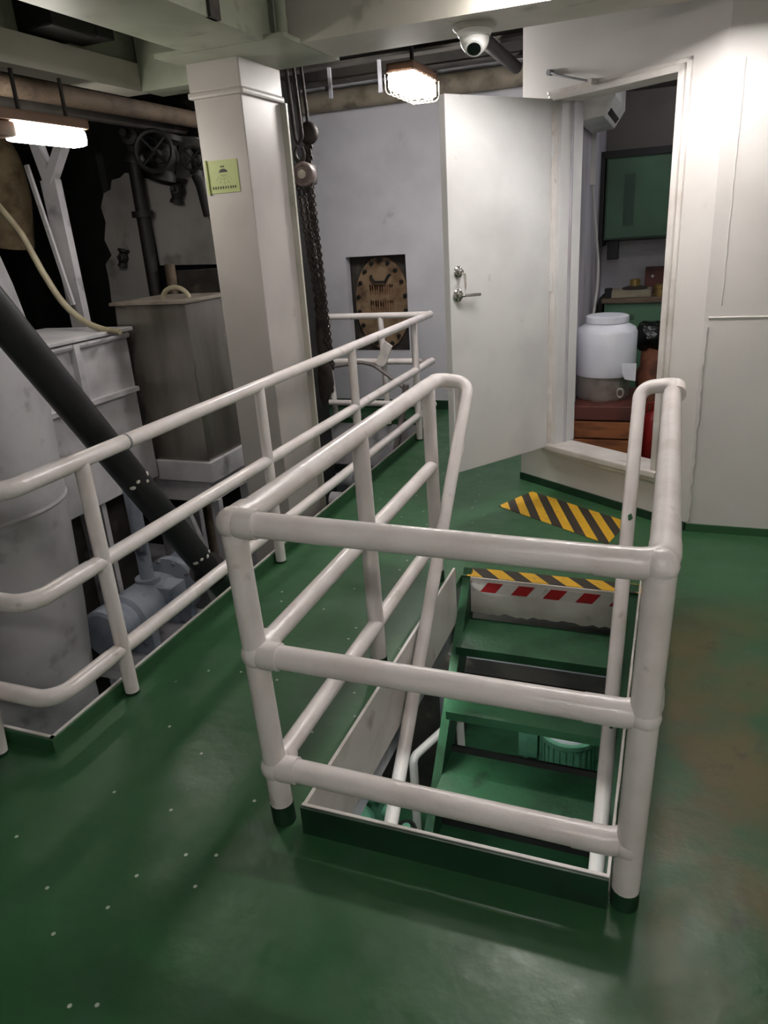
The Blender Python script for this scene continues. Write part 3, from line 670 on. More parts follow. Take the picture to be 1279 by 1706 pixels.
build(mk, 'caption', 'sign_ink', sg, smooth=False)
ry = MB()
for k in range(5):
    for j in range(3):
        t = -.9+k*.45; a = V(cx_+math.sin(t)*(.018+j*.018), py0-.0045, cz_-.006-math.cos(t)*(.006+j*.018)); b = a+V(math.sin(t)*.010, 0, -math.cos(t)*.010); ry.beam(a, b, .001, .002, (0, 1, 0))
build(ry, 'spray_lines', 'sign_ray', sg, smooth=False)
random.seed(21); tx = MB()
for k in range(10):
    x = sx_+.018+k*.0158
    for j in range(3):
        z = sz0+.022+j*.0042; tx.box((x+random.uniform(0, .002), py0-.005, z), (x+.0095+random.uniform(-.002, .001), py0-.003, z+.0022))
    for j in range(2): xx = x+random.uniform(.001, .008); tx.box((xx, py0-.005, sz0+.020), (xx+.002, py0-.003, sz0+.034))
build(tx, 'caption', 'sign_ink', sg, smooth=False)

# ---------------------------------------------------------------- open door
HB = dwp(DS0, .03, 0)
dr = bpy.data.objects.new('door_1', None); COL.objects.link(dr); dr.location = dwp(DS0, .03, .3); OFF['door_1'] = Vector(dr.location)
dr['kind'] = 'structure'; dr['label'] = 'white steel door standing open at right angles to its doorway'; 
lf_ = MB(); dwbox(lf_, DS0-.05, DS0, .032, .825, .295, 2.352); build(lf_, 'door_leaf', 'door_white', dr, smooth=False, bevel=.004)
for z in (.6, 1.35, 2.1):
    hg = MB().tube([dwp(DS0+.004, .026, z-.05), dwp(DS0+.004, .026, z+.05)], .010, 10); build(hg, 'hinge', 'door_white', dr)
def rose(t, z, r, name):
    c = dwp(DS0, .03+t, z)
    return build(MB().lathe([(r, 0), (r, .006), (r*.8, .012), (r*.45, .014), (r*.45, .035), (r*.3, .038)], c, dw, seg=20), name, 'chrome', dr)
rose(.735, 1.472, .032, 'lock'); rose(.742, 1.345, .036, 'handle_rose')
c0 = dwp(DS0+.045, .03+.742, 1.345)
build(MB().tube(fillet([dwp(DS0+.01, .772, 1.345), c0, c0-nw*.13+V(0, 0, -.004)], .015, 4), .009, 10), 'lever_handle', 'chrome', dr)
ky = MB().box((0, 0, 0), (0, 0, 0)); k0 = dwp(DS0+.036, .765, 1.465)
kk = MB().tube([k0, k0+dw*.02+V(0, 0, -.004)], .004, 6); kk.prism([k0+dw*.02+nw*.008, k0+dw*.02-nw*.008, k0+dw*.02-nw*.012+V(0, 0, -.06), k0+dw*.02-nw*.002+V(0, 0, -.10)], dw*.003)
build(kk, 'key', 'chrome', dr, smooth=False)
# hold-back arm over the door
a, b = onp(917, 121, dwp(0, .01, 0), nw), onp(988, 136, dwp(0, .03, 0), nw)
ha = thing('door_stay', 'thin rusty door stay above the doorway', 'door stay', a)
build(MB().tube([a, a+nw*.06+(b-a)*.3, b+nw*.02], .006, 8), 'arm', 'machine_grey', ha)
build(MB().lathe([(.016, -.01), (.016, .02)], a, nw, 10), 'bracket', 'machine_grey', ha); build(MB().lathe([(.016, -.03), (.016, .03)], b, nw, 10), 'bracket', 'white_paint', ha)

# ---------------------------------------------------------------- manhole cover in the bulkhead
mc = thing('manhole_cover', 'rusty oval manhole cover with a ring of bolts and faded red marks', 'manhole cover', ((hx0+hx1)/2, YB+.12, hz0))
mx_, mz_ = (hx0+hx1)/2+.01, 1.0325; ra, rb = .285, .445; yc = YB+.13
el = [V(mx_+ra*math.cos(t), yc-.03, mz_+rb*math.sin(t)) for t in [2*math.pi*i/40 for i in range(40)]]
build(MB().prism(el, (0, .035, 0)), 'cover_plate', 'manhole_tan', mc, smooth=False)
for i in range(18):
    t = 2*math.pi*(i+.5)/18; c = V(mx_+(ra-.035)*math.cos(t), yc-.03, mz_+(rb-.035)*math.sin(t))
    build(MB().lathe([(.021, -.005), (.021, .02), (.011, .022), (.011, .035)], c, (0, -1, 0), 6), 'bolt', 'black_iron', mc, smooth=False)
hz = mz_+.24
build(MB().tube(fillet([(mx_-.10, yc-.03, hz+.03), (mx_-.09, yc-.07, hz+.03), (mx_-.055, yc-.07, hz-.03), (mx_+.055, yc-.07, hz-.03), (mx_+.09, yc-.07, hz+.03), (mx_+.10, yc-.03, hz+.03)], .015, 4), .011, 8), 'handle', 'black_iron', mc)
random.seed(4); rl = MB()
for row, (z, n) in enumerate(((mz_+.14, 5), (mz_-.01, 5))):
    for k in range(n):
        x = mx_-.125+k*.052
        rl.box((x, yc-.0325, z-.055), (x+.012, yc-.030, z+.05)); rl.box((x+.026, yc-.0325, z-.05), (x+.036, yc-.030, z+.04))
        rl.box((x, yc-.0325, z+random.uniform(-.03, .03)), (x+.036, yc-.030, z+.045-random.uniform(0, .02)))
build(rl, 'faded_marking', 'red_brown_paint', mc, smooth=False)

# ---------------------------------------------------------------- chain hoists beside the pillar
HYc = 4.55
def hoist(px, py, y, r, wheel, label, drop):
    c = aty(px, py, y); top = V(c.x-.012, y, 3.0)
    h = thing('chain_hoist', label, 'chain hoist', (c.x, y, c.z-r), 'chain hoists')
    return c, top, h
c, top, h = hoist(507, 291, HYc, .07, 1, 'chain hoist with a pinkish grey hand wheel hanging beside the pillar', 1)
build(MB().lathe([(.055, -.05), (.072, -.03), (.074, .03), (.066, .045), (.05, .046), (.046, .038), (.03, .038), (.028, .05), (.0, .05)], c, (.15, -1, 0), 24), 'hand_wheel', 'hoist_red_grey', h)
build(MB().lathe([(.03, .038), (.026, .058), (.0, .06)], c, (.15, -1, 0), 14), 'hub', 'pot_steel', h)
build(MB().box((c.x-.05, HYc-.02, c.z-.06), (c.x+.05, HYc+.09, c.z+.06)), 'gear_case', 'black_iron', h, bevel=.02)
hk = c+V(-.01, 0, .085)
build(MB().tube([hk+V(.03*math.sin(t)-.01, 0, .035+.045*math.cos(t)) for t in [math.pi*(1.9-k*.15) for k in range(12)]], [.008+.006*math.sin(math.pi*k/11) for k in range(12)], 8), 'hook', 'chain_dark', h)
ls = MB(); t_ = V(hk.x-.01, HYc, 3.02)
ls.tube(fillet([hk+V(-.012, 0, .09), hk+V(-.028, 0, .12), t_+V(-.05, 0, -.1), t_+V(-.05, 0, 0)], .05, 4), .012, 8)
ls.tube(fillet([hk+V(-.012, 0, .09), hk+V(.02, 0, .12), t_+V(.0, 0, -.1), t_+V(.0, 0, 0)], .05, 4), .012, 8)
build(ls, 'lifting_sling', 'chain_dark', h)
cc = MB()
for (x0, x1, zend) in ((-.045, .05, 1.0), (-.01, .06, .95), (.03, .07, .9), (.05, .075, .85)):
    cc.chain([c+V(x0, -.01, -.05), c+V(x0*.7+x1*.3, random.uniform(-.02, .02), -.5), V(c.x+x1, HYc+random.uniform(-.03, .03), zend)], .034, .0052, .012)
build(cc, 'chains', 'chain_dark', h)['kind'] = 'stuff'
c2, top, h2 = hoist(514, 222, HYc+.15, .05, 0, 'dark chain hoist with a long gathered bundle of chains', 1)
build(MB().ball(c2, .065, 16, 10, sc=(1, .8, 1.05)), 'block', 'chain_dark', h2)
build(MB().tube([c2+V(0, 0, .05), c2+V(0, 0, .12), V(c2.x-.03, HYc+.15, 3.03)], .012, 8), 'hanger', 'chain_dark', h2)
bn = MB(); random.seed(9)
e0 = aty(545, 640, HYc+.1)
for k in range(9):
    j = lambda s_=.028: V(random.uniform(-s_, s_), random.uniform(-s_, s_), 0)
    p0 = c2+V(random.uniform(-.02, .02), 0, -.05); p1 = aty(521, 420, HYc+.1)+j(.018); p2 = aty(533, 520, HYc+.1)+j(.022); p3 = e0+j(.02)+V(0, 0, random.uniform(-.1, .25))
    bn.chain([p0, p1, p2, p3], .042, .0065, .015)
build(bn, 'chain_bundle', 'chain_dark', h2)['kind'] = 'stuff'
bb = MB(); bp_ = [aty(x, y, HYc+.1) for x, y in ((533, 520), (534, 560), (537, 590), (541, 615), (543, 640), (541, 660), (540, 676))]
bb.tube(bp_, [.03, .034, .03, .05, .058, .04, .012], 12); build(bb, 'chain_bag', 'chain_dark', h2)

# ================================================================== STORE ROOM CONTENTS
YT = 5.42
def sp(x, y, d=YT): return aty(x, y, d)
zc = sp(1000, 661).z
cr = thing('wooden_crate', 'brown wooden crate on the store room floor under the steel pot', 'crate', (-.42, 5.42, 0))
build(MB().box((SX+.01, 5.12, .40), (-.20, 5.75, zc)), 'lid', 'mahogany', cr, smooth=False, bevel=.006)
for k in range(3): build(MB().box((SX+.02, 5.13, .01+.13*k), (-.21, 5.74, .128+.13*k)), 'board', 'crate_wood', cr, smooth=False, bevel=.004)
pc = sp(1003, 640); pr_ = (sp(1047, 640)-sp(958, 640)).length/2
pt = thing('steel_pot', 'dented steel pot standing on the wooden crate', 'pot', (pc.x, YT, zc))
zt_ = sp(1000, 622).z
build(MB().lathe([(pr_*.9, zc), (pr_*.97, zc+.02), (pr_, zt_-.01), (pr_*1.03, zt_), (pr_*.96, zt_+.002)], (pc.x, YT, 0), seg=28), 'body', 'pot_steel', pt)
hh = sp(1040, 648)
build(MB().tube([V(hh.x-.02+.022*math.cos(t), YT-pr_*.75, hh.z+.030*math.sin(t)) for t in [2*math.pi*k/12 for k in range(13)]], .008, 8), 'handle', 'pot_steel', pt)
tc_ = sp(1010, 560); tr_ = (sp(1062, 560)-sp(960, 560)).length/2
tk = thing('plastic_drum', 'white plastic drum with a wide lid standing on the pot', 'drum', (tc_.x, YT, zt_))
z1, z2, z3, z4 = zt_+.002, sp(1010, 552).z, sp(1010, 536).z, sp(1010, 524).z
build(MB().lathe([(tr_*.96, z1), (tr_, z1+.02), (tr_, z2), (tr_*.93, z2+.03), (tr_*.66, z3-.005), (tr_*.64, z3)], (tc_.x, YT, 0), seg=32), 'body', 'white_plastic', tk)
build(MB().lathe([(tr_*.70, z3), (tr_*.71, z3+.01), (tr_*.70, z4-.008), (tr_*.62, z4), (tr_*.45, z4-.006)], (tc_.x, YT, 0), seg=32), 'lid', 'white_plastic', tk)
ap = [sp(*q_, YT-.19) for q_ in ((1036, 606), (1060, 606), (1058, 635), (1040, 632), (1036, 622))]
build(MB().prism(ap, (0, .012, 0)), 'hanging_flap', 'white_plastic', tk, smooth=False)
# sack and bag between drum and counter
c = sp(1082, 605, 5.9)
bg = thing('filled_sack', 'brown sack with a black plastic bag bulging on top', 'sack', (c.x+.03, 5.9, 0))
random.seed(8)
def lump(c, r, sc, seed):
    mb = MB().ball(c, r, 18, 12, sc=sc); random.seed(seed)
    mb.v = [v + (v-Vector(c)).normalized()*r*(.09*math.sin(v.x*40+v.z*31)+.07*math.sin(v.y*53+v.z*47)+random.uniform(-.03, .03)) for v in mb.v]; return mb
build(lump((c.x+.03, 5.905, .44), .2, (.62, .6, 2.05), 1), 'sack', 'brown_sack', bg)
c = sp(1080, 560, 5.9); build(lump((c.x+.02, 5.905, c.z), .135, (1, .9, .8), 2), 'plastic_bag', 'black_plastic_bag', bg)
c = sp(1083, 712, 5.6)
rd = thing('red_canister', 'red canister standing on the floor just inside the doorway', 'canister', (c.x, 5.6, 0))
build(MB().lathe([(.08, 0), (.085, .02), (.085, .30), (.06, .34), (.025, .36), (.025, .40)], (c.x+.02, 5.6, 0), seg=18), 'body', 'red_paint', rd)
build(MB().tube(fillet([(c.x-.03, 5.6, .33), (c.x-.03, 5.6, .42), (c.x+.07, 5.6, .42), (c.x+.07, 5.6, .33)], .03, 4), .008, 8), 'handle', 'red_paint', rd)
# counter and wall cabinet
YCt = 6.45; zct = sp(1050, 497, YCt).z
cn = thing('counter_cabinet', 'green steel base cabinet with a worn wooden top in the store room', 'cabinet', (0, 6.6, 0))
x0 = sp(1006, 520, YCt).x
build(MB().box((x0, YCt, .05), (1.4, YB-.02, zct-.035)), 'body', 'cabinet_green', cn, smooth=False)
build(MB().box((x0-.02, YCt-.03, zct-.035), (1.4, YB-.02, zct)), 'worktop', 'counter_wood', cn, smooth=False, bevel=.004)
for k in range(3): build(MB().box((x0+.03+.55*k, YCt-.015, .12), (x0+.55+.55*k, YCt, zct-.07)), 'door', 'cabinet_green', cn, smooth=False, bevel=.004)
build(MB().box((x0-.05, YCt+.05, 0), (x0-.021, YB-.02, zct+.0)), 'side_post', 'black_iron', cn, smooth=False)
gz = sp(1048, 528, YCt).z
for k in range(3): build(MB().box((sp(1042, 528, YCt).x, YCt-.019, gz-.02+k*.016), (sp(1056, 528, YCt).x, YCt-.015, gz-.015+k*.016)), 'vent_slot', 'cabinet_slot_green', cn, smooth=False)
YU_ = 6.55
ua, ub = sp(1011, 264, YU_), sp(1011, 400, YU_)
wcab = thing('wall_cabinet', 'green steel wall cabinet above the counter in the store room', 'cabinet', (0, 6.7, ub.z))
build(MB().box((ua.x, YU_, ub.z), (1.0, YB-.02, ua.z)), 'body', 'cabinet_shaded_green', wcab, smooth=False)
build(MB().box((ua.x+.01, YU_-.015, ub.z+.012), (ua.x+.62, YU_, ua.z-.012)), 'door', 'cabinet_shaded_green', wcab, smooth=False, bevel=.004)
sa, sb = sp(1041, 290, YU_-.02), sp(1054, 376, YU_-.02)
build(MB().box((sa.x, YU_-.019, sb.z), (sb.x, YU_-.0145, sa.z)), 'slot', 'cabinet_slot_green', wcab, smooth=False)
build(MB().box((ua.x-.01, YU_-.02, ua.z), (1.0, YB-.02, ua.z+.05)), 'top_trim', 'black_iron', wcab, smooth=False)
build(MB().box((ua.x-.06, YU_-.0, ub.z-.05), (ua.x-.011, YB-.02, ua.z+.05)), 'side_frame', 'black_iron', wcab, smooth=False)
a, b = sp(1012, 400, 6.6), sp(1029, 432, 6.6)
tag(build(MB().box((a.x, 6.58, b.z), (b.x, 6.68, ub.z)), 'switch_box', 'black_iron', smooth=False, bevel=.006, loc=(a.x, 6.6, b.z)), 'black switch box fixed under the green wall cabinet', 'box')
def oncounter(px, y=6.58): return sp(px, 490, y).x
a, b = oncounter(1018), oncounter(1084)
tray = tag(build(MB().box((a, 6.52, zct), (b, 6.80, zct+.055)), 'flat_carton', 'hose_beige', smooth=False, bevel=.004, loc=(a, 6.6, zct)), 'flat beige carton lying on the store room counter', 'carton')
x = oncounter(1056)
hb = thing('valve_part', 'brass fitting on a dark round plate lying on the carton', 'fitting', (x, 6.64, zct+.055))
build(MB().lathe([(.10, .0), (.10, .012), (.06, .025), (.0, .03)], (x, 6.64, zct+.055), seg=20), 'plate', 'dark_mottled', hb)
build(MB().lathe([(.042, .02), (.042, .075), (.03, .08), (.03, .07)], (x, 6.64, zct+.055), seg=16), 'brass_cap', 'brass', hb)
x = oncounter(1008)
tag(build(MB().box((x-.0, 6.5, zct), (x+.055, 6.6, zct+.075)), 'battery_box', 'black_iron', smooth=False, bevel=.006, loc=(x, 6.5, zct)), 'small black box at the end of the counter', 'box')
a = sp(1075, 446, 6.8)
mbx = thing('dark_red_case', 'dark red wooden case standing at the back of the counter', 'case', (a.x, 6.84, zct))
build(MB().box((a.x, 6.81, zct), (a.x+.34, 6.93, a.z)), 'body', 'mahogany', mbx, smooth=False, bevel=.005)
build(MB().lathe([(.012, 0), (.012, .008)], (a.x+.06, 6.81, a.z-.07), (0, -1, 0), 12), 'knob', 'pot_steel', mbx)
x = oncounter(1099)
tag(build(MB().lathe([(.045, 0), (.045, .06), (.05, .065), (.05, .09), (.035, .095)], (x, 6.56, zct), seg=18), 'brass_coupling', 'brass', loc=(x, 6.56, zct)), 'brass pipe coupling standing on the counter before the dark case', 'coupling')
# air conditioner on the side wall
ac = thing('air_conditioner', 'white split air conditioner high on the store room side wall', 'air conditioner', (SX, 5.75, 2.2))
prof = [(0, 2.56), (.17, 2.56), (.215, 2.50), (.215, 2.36), (.15, 2.26), (0, 2.24)]
build(MB().prism([V(SX+.001+a_, 5.0, z_) for a_, z_ in prof], (0, .80, 0)), 'body', 'dome_white', ac, smooth=False, bevel=.012)
build(MB().box((SX+.155, 5.10, 2.292), (SX+.190, 5.70, 2.300), rot=Matrix.Rotation(-.9, 3, 'Y')), 'outlet_slot', 'lens_black', ac, smooth=False)
for k in range(2): build(MB().box((SX+.2165, 5.12+.2*k, 2.43), (SX+.2185, 5.17+.2*k, 2.435)), 'mark', 'machine_grey', ac, smooth=False)
a = sp(1000, 220, 6.1)
tag(build(MB().tube(fillet([(SX+.018, 5.82, 1.925), (SX+.03, 5.95, 1.7), (SX+.06, 6.12, 1.3), (SX+.03, 6.0, .9), (SX+.04, 5.9, .1)], .4, 5), .010, 8), 'drain_cable', 'cable_white', loc=(SX+.03, 6.1, 2.2)), 'thin white drain tube running down the store room wall', 'tube')
tag(build(MB().box((SX+.001, 5.80, 1.92), (SX+.035, 5.84, 2.25)), 'cable_duct', 'cable_white', smooth=False, loc=(SX, 6.18, 1.95)), 'short white cable duct below the air conditioner', 'cable duct')
n0 = atx(966, 262, SX+.002); nt_ = thing('paper_notice', 'small violet paper notice on the store room side wall', 'notice', (SX, n0.y, n0.z-.1))
build(MB().box((SX+.001, n0.y-.1, n0.z-.16), (SX+.003, n0.y+.1, n0.z+.04)), 'sheet', 'paper_violet', nt_, smooth=False)
for k in range(4): build(MB().box((SX+.003, n0.y-.07, n0.z-.12+k*.03), (SX+.004, n0.y+.06-.02*(k % 2), n0.z-.112+k*.03)), 'print_line', 'sign_ink', nt_, smooth=False)

# ================================================================== ENGINE PIT
# white column beside the lip corner
CC = V(-2.97, 2.28, 0)
cy = thing('white_column', 'large round white column rising out of the pit beside the rail corner', 'column', (CC.x, CC.y, ZL))
build(MB().lathe([(.33, ZL), (.33, -.4), (.37, .05), (.395, .55), (.40, .64), (.40, .65), (.42, 1.15), (.415, 1.35), (.38, 1.6), (.33, 1.85), (.28, 2.1), (.25, 2.4)], CC, seg=40), 'shell', 'machine_white', cy, ang=30)
build(MB().lathe([(.400, .632), (.408, .645), (.402, .658)], CC, seg=40), 'seam', 'machine_white', cy)
# black sloping pipe
b0, b1 = atx(0, 528, -2.22), atx(343, 945, -2.24); d = (b1-b0).normalized()
bpipe = thing('sloping_pipe', 'thick black sloping pipe with white paint chips behind the pit rail', 'pipe', b1)
build(MB().tube([b0-d*.75, b1], .068, 20), 'tube', 'black_pipe', bpipe)
build(MB().tube([b1-d*.0, b1+d*.03], .095, 20).tube([b1+d*.034, b1+d*.064], .095, 20), 'flange', 'black_iron', bpipe)
build(MB().tube(fillet([b1+d*.06, b1+d*.30, b1+d*.30+V(0, .05, -2.4)], .2, 6), .062, 16), 'lower_pipe', 'dark_green', bpipe)
random.seed(12)
for t in (.0, .38):
    for k in range(4):
        c = b0.lerp(b1, .55+t)+d*random.uniform(-.03, .03); e = V(.72, -.55, .45); e = (e-d*e.dot(d)).normalized(); s_ = d.cross(e)
        an = -.9+k*.55; n_ = e*math.cos(an)+s_*math.sin(an); build(MB().lathe([(random.uniform(.008, .016), .066), (.006, .072)], c, n_, 7), 'paint_chip', 'white_paint', bpipe)
# stainless tank on its white stand
TY, TX0, TX1, TZ0, TZ1 = 4.12, -3.52, -2.955, .285, 1.355
tn = thing('steel_tank', 'stainless steel box tank with a lid handle on a white stand in the pit', 'tank', (-3.2, 4.4, .14))
build(MB().add([V(TX0-.06, TY, TZ0), V(TX1-.0, TY, TZ0), V(TX1, TY+.52, TZ0), V(TX0-.06, TY+.52, TZ0), V(TX0, TY, TZ1), V(TX1, TY, TZ1), V(TX1, TY+.52, TZ1), V(TX0, TY+.52, TZ1)], [(0, 1, 2, 3), (4, 5, 6, 7), (0, 1, 5, 4), (1, 2, 6, 5), (2, 3, 7, 6), (3, 0, 4, 7)]), 'body', 'stainless', tn, smooth=False, bevel=.006)
build(MB().box((TX0-.025, TY-.025, TZ1), (TX1+.02, TY+.55, TZ1+.022)), 'lid', 'tank_lid', tn, smooth=False, bevel=.005)
hc = aty(292, 492, TY+.2)
build(MB().tube([V(hc.x+.105*math.cos(t), TY+.2, TZ1+.015+.075*math.sin(t)) for t in [math.pi*k/12 for k in range(13)]], .017, 10), 'lid_handle', 'hose_beige', tn)
build(MB().box((TX0-.06, TY-.03, .14), (TX1+.03, TY+.56, TZ0)), 'stand', 'machine_white', tn, smooth=False, bevel=.005)
build(MB().box((TX0-.04, TY+.0, -.02), (TX1-.02, TY+.50, .139)), 'stand_skirt', 'machine_white', tn, smooth=False)
for x, y in ((TX0, TY+.05), (TX1-.08, TY+.05), (TX0, TY+.45), (TX1-.08, TY+.45)): build(MB().box((x, y, ZL), (x+.07, y+.05, -.02)), 'leg', 'machine_white', tn, smooth=False)
# ribbed white casing beside the tank
cs_ = thing('engine_casing', 'white ribbed engine casing beside the stainless tank', 'engine casing', (-3.6, 3.2, ZL))
build(MB().box((-4.1, 2.74, .19), (-3.42, 4.06, 1.20)), 'side_panel', 'machine_white', cs_, smooth=False)
build(MB().box((-4.12, 2.72, 1.20), (-3.37, 4.08, 1.225)), 'top_flange', 'machine_white', cs_, smooth=False, bevel=.004)
build(MB().tube([(-3.40, 2.74, 1.175), (-3.40, 4.05, 1.175)], .02, 8), 'edge_pipe', 'machine_white', cs_)
for y in (2.85, 3.53): build(MB().box((-3.42, y, .5), (-3.375, y+.045, 1.19)), 'stiffener', 'machine_white', cs_, smooth=False)
build(MB().box((-3.42, 2.74, .80), (-3.38, 4.05, .83)), 'rib', 'machine_white', cs_, smooth=False)
build(MB().box((-4.1, 2.74, .18), (-3.36, 4.06, .49)), 'lower_ledge', 'machine_white', cs_, smooth=False, bevel=.006)
build(MB().box((-4.1, 2.74, ZL), (-3.6, 4.06, .18)), 'base', 'dark_mottled', cs_, smooth=False)
for y in (2.9, 3.5): build(MB().box((-3.6, y, -1.2), (-3.40, y+.04, .18)), 'bracket', 'machine_white', cs_, smooth=False)
# dark machinery at the back of the pit
dk = thing('dark_casing', 'black casing behind the tank and the pit lamp', 'casing', (-4.6, 5.4, ZL))
build(MB().box((-6.4, 5.2, -.949), (-2.95, 6.1, 2.84)), 'body', 'black_iron', dk, smooth=False)
for x in (-5.9, -5.3, -4.75, -4.35): build(MB().box((x, 5.12, -.5), (x+.07, 5.2, 2.8)), 'rib', 'black_iron', dk, smooth=False)
YP = 5.065
def panel(name, pts, label, mt='grey_panel', y=YP, th=.05):
    P = [aty(a, b, y) for a, b in pts]
    return tag(build(MB().prism(P, (0, th, 0)), name, mt, smooth=False, loc=P[0]), label, 'panel')
panel('insulation_panel', [(186, 505), (182, 470), (176, 440), (186, 425), (174, 400), (176, 370), (168, 345), (173, 322), (184, 316), (186, 300), (200, 296), (208, 288), (220, 290), (235, 380), (252, 510)], 'ragged pale insulation panel with a scalloped edge behind the tank')
panel('insulation_panel', [(238, 297), (262, 306), (290, 312), (300, 226), (325, 228), (372, 262), (372, 440), (266, 442), (258, 400)], 'smooth grey panel behind the pillar with black valves before it')
VAX = V(.25, .1, 1).normalized(); C0, C1, C3 = aty(330, 270, 5.0), aty(276, 262, 4.85), aty(226, 232, 4.97)     # valve centres
pipe('riser_pipe', [C3-VAX*.155, V(aty(262, 508, 4.97).x, 4.97, -.945)], .05, 'black_iron', 'black riser pipe between the two grey panels', flanges=((0, .11),))
a = aty(360, 447, 5.06); b = aty(293, 485, 5.06)
tag(build(MB().box((b.x, 5.0, b.z-.3), (a.x+.2, 5.12, a.z)), 'dark_locker', 'dark_mottled', smooth=False, bevel=.01, loc=b), 'dark brown locker standing behind the tank lid', 'locker')
a = aty(282, 440, 4.96); pipe('stub_pipe', [a, V(a.x, a.y, -.945)], .040, 'rust_brown', 'rusty brown pipe beside the dark locker behind the tank')
# valves
def valve(px, py, y, s, label, wheel=True, seed=0):
    c = aty(px, py, y); v = thing('gate_valve', label, 'valve', (c.x, y, c.z-s), 'black valves')
    build(MB().lathe([(.05*s*10, -.9*s), (.5*s, -.7*s), (.38*s, -.5*s), (.55*s, -.1*s), (.55*s, .1*s), (.38*s, .5*s), (.6*s, .7*s), (.6*s, .9*s)], c, (.25, .1, 1), 14), 'body', 'black_iron', v)
    build(MB().lathe([(.34*s, 0), (.34*s, .7*s), (.14*s, .75*s), (.14*s, 1.3*s)], c, (.3, -1, .1), 12), 'bonnet', 'black_iron', v)
    if wheel:
        e = c+V(.3, -1, .1).normalized()*1.3*s; ax = V(.3, -1, .1).normalized(); u = ax.orthogonal().normalized(); w_ = ax.cross(u)
        build(MB().tube([e+u*(.75*s*math.cos(t))+w_*(.75*s*math.sin(t)) for t in [2*math.pi*k/18 for k in range(18)]], .10*s, 6, closed=True), 'hand_wheel', 'black_iron', v)
        sk_ = MB()
        for k in range(4): t = math.pi*k/2; sk_.tube([e, e+u*(.75*s*math.cos(t))+w_*(.75*s*math.sin(t))], .06*s, 5)
        build(sk_, 'spokes', 'black_iron', v)
    return v
valve(330, 270, 5.0, .10, 'black valve with an open hand wheel half behind the pillar')
valve(276, 262, 4.85, .17, 'large black valve hanging before the grey panel', True)
valve(296, 318, 5.01, .10, 'small black valve below the large one', False)
valve(226, 232, 4.97, .18, 'black valve body next to the large one above the riser', False)
valve(205, 430, 5.03, .075, 'small black cock on the ragged panel', False)
B0_ = C0-VAX*.085
for (pts, r_, lab) in (([V(-4.36, 5.075, 2.66), V(-3.2, 5.075, 2.66)], .05, 'black header pipe above the valves'),
                       ([C3+V(.085, 0, -.03), C3+V(.16, -.02, -.05), C1+V(-.15, 0, .02), C1+V(-.075, 0, 0)], .045, 'black bent pipe joining the valves'),
                       ([B0_, B0_+V(.03, 0, -.07), B0_+V(.06, 0, -.28)], .045, 'black stub pipe below the hand wheel')):
    pipe('valve_pipe', pts, r_, 'black_iron', lab)
# white bracketed post, hose and lagged pipe
wp = thing('bracket_post', 'white steel post with a forked bracket under the pit lamp', 'post', (-4.1, 4.4, ZL))
t_, b_ = aty(84, 300, 4.4), aty(128, 520, 4.4); xm = (t_.x+b_.x)/2
build(MB().beam(V(t_.x, 4.4, t_.z), V(b_.x+.02, 4.4, b_.z), .13, .06, (0, 1, 0)), 'shaft', 'machine_white', wp, smooth=False)
build(MB().beam(V(b_.x+.02, 4.4, b_.z), V(b_.x+.02, 4.4, ZL), .13, .06, (0, 1, 0)), 'lower_shaft', 'machine_white', wp, smooth=False)
build(MB().beam(aty(84, 303, 4.4), aty(56, 225, 4.4), .06, .08, (0, 1, 0)), 'fork_arm', 'machine_white', wp, smooth=False)
build(MB().beam(aty(84, 303, 4.4), aty(106, 235, 4.4), .06, .08, (0, 1, 0)), 'fork_arm', 'machine_white', wp, smooth=False)
a, b = aty(44, 275, 4.3), aty(122, 508, 4.3)
build(MB().beam(a, b, .03, .02, (0, 1, 0)), 'flat_bar', 'machine_white', wp, smooth=False)
hp = [aty(x, y, 3.85) for x, y in ((-12, 332), (35, 388), (70, 452), (105, 508), (145, 540), (178, 551), (200, 553))]
tag(build(MB().tube(fillet(hp, .5, 4), .021, 10), 'beige_hose', 'hose_beige', loc=hp[5]), 'beige hose sagging down to the engine casing', 'hose')
lg = [aty(x, y, 4.6) for x, y in ((-45, 215), (-5, 270), (12, 330), (18, 410))]
tag(build(MB().tube(fillet(lg, .3, 5), .17, 18), 'lagged_pipe', 'insulation_tan', loc=lg[2]), 'tan lagged exhaust pipe behind the pit lamp', 'pipe')
pipe('overhead_pipe', [atx(0, 140, -3.35)-V(0, .6, 0), V(-3.35, 5.205, atx(0, 140, -3.35).z)], .055, 'rust_brown', 'rusty pipe under the pale beam above the pit')
pipe('overhead_pipe', [atx(0, 166, -3.5)-V(0, .6, 0), V(-3.5, 5.205, atx(0, 166, -3.5).z)], .04, 'dark_mottled', 'thin dark pipe beside the rusty one above the pit')
# pump set low in the pit
p0, p1 = atx(172, 1062, -2.85), atx(322, 948, -2.85); d = V(0, 1, 0); pz = (p0.z+p1.z)/2; c = V(-2.85, (p0.y+p1.y)/2, pz)
pm = thing('pump_set', 'blue-grey motor pump low in the pit behind the rail', 'pump', (c.x, c.y, pz-.35))
L_ = p1.y-p0.y
build(MB().lathe([(.13, 0), (.15, .01), (.15, .10), (.12, .11), (.12, .18), (.145, .2), (.145, L_*.62), (.10, L_*.64), (.10, L_*.7), (.19, L_*.72), (.19, L_*.78), (.16, L_*.8), (.17, L_*.98), (.10, L_)], (c.x, p0.y, pz), d, 28), 'casing', 'pump_blue_grey', pm, ang=25)
for k in range(10):
    t = math.pi*2*k/10; o = V(math.cos(t), 0, math.sin(t))*.172; build(MB().lathe([(.012, -.0), (.012, .03)], V(c.x, p0.y+L_*.70, pz)+o, d, 6), 'bolt', 'machine_grey', pm, smooth=False)
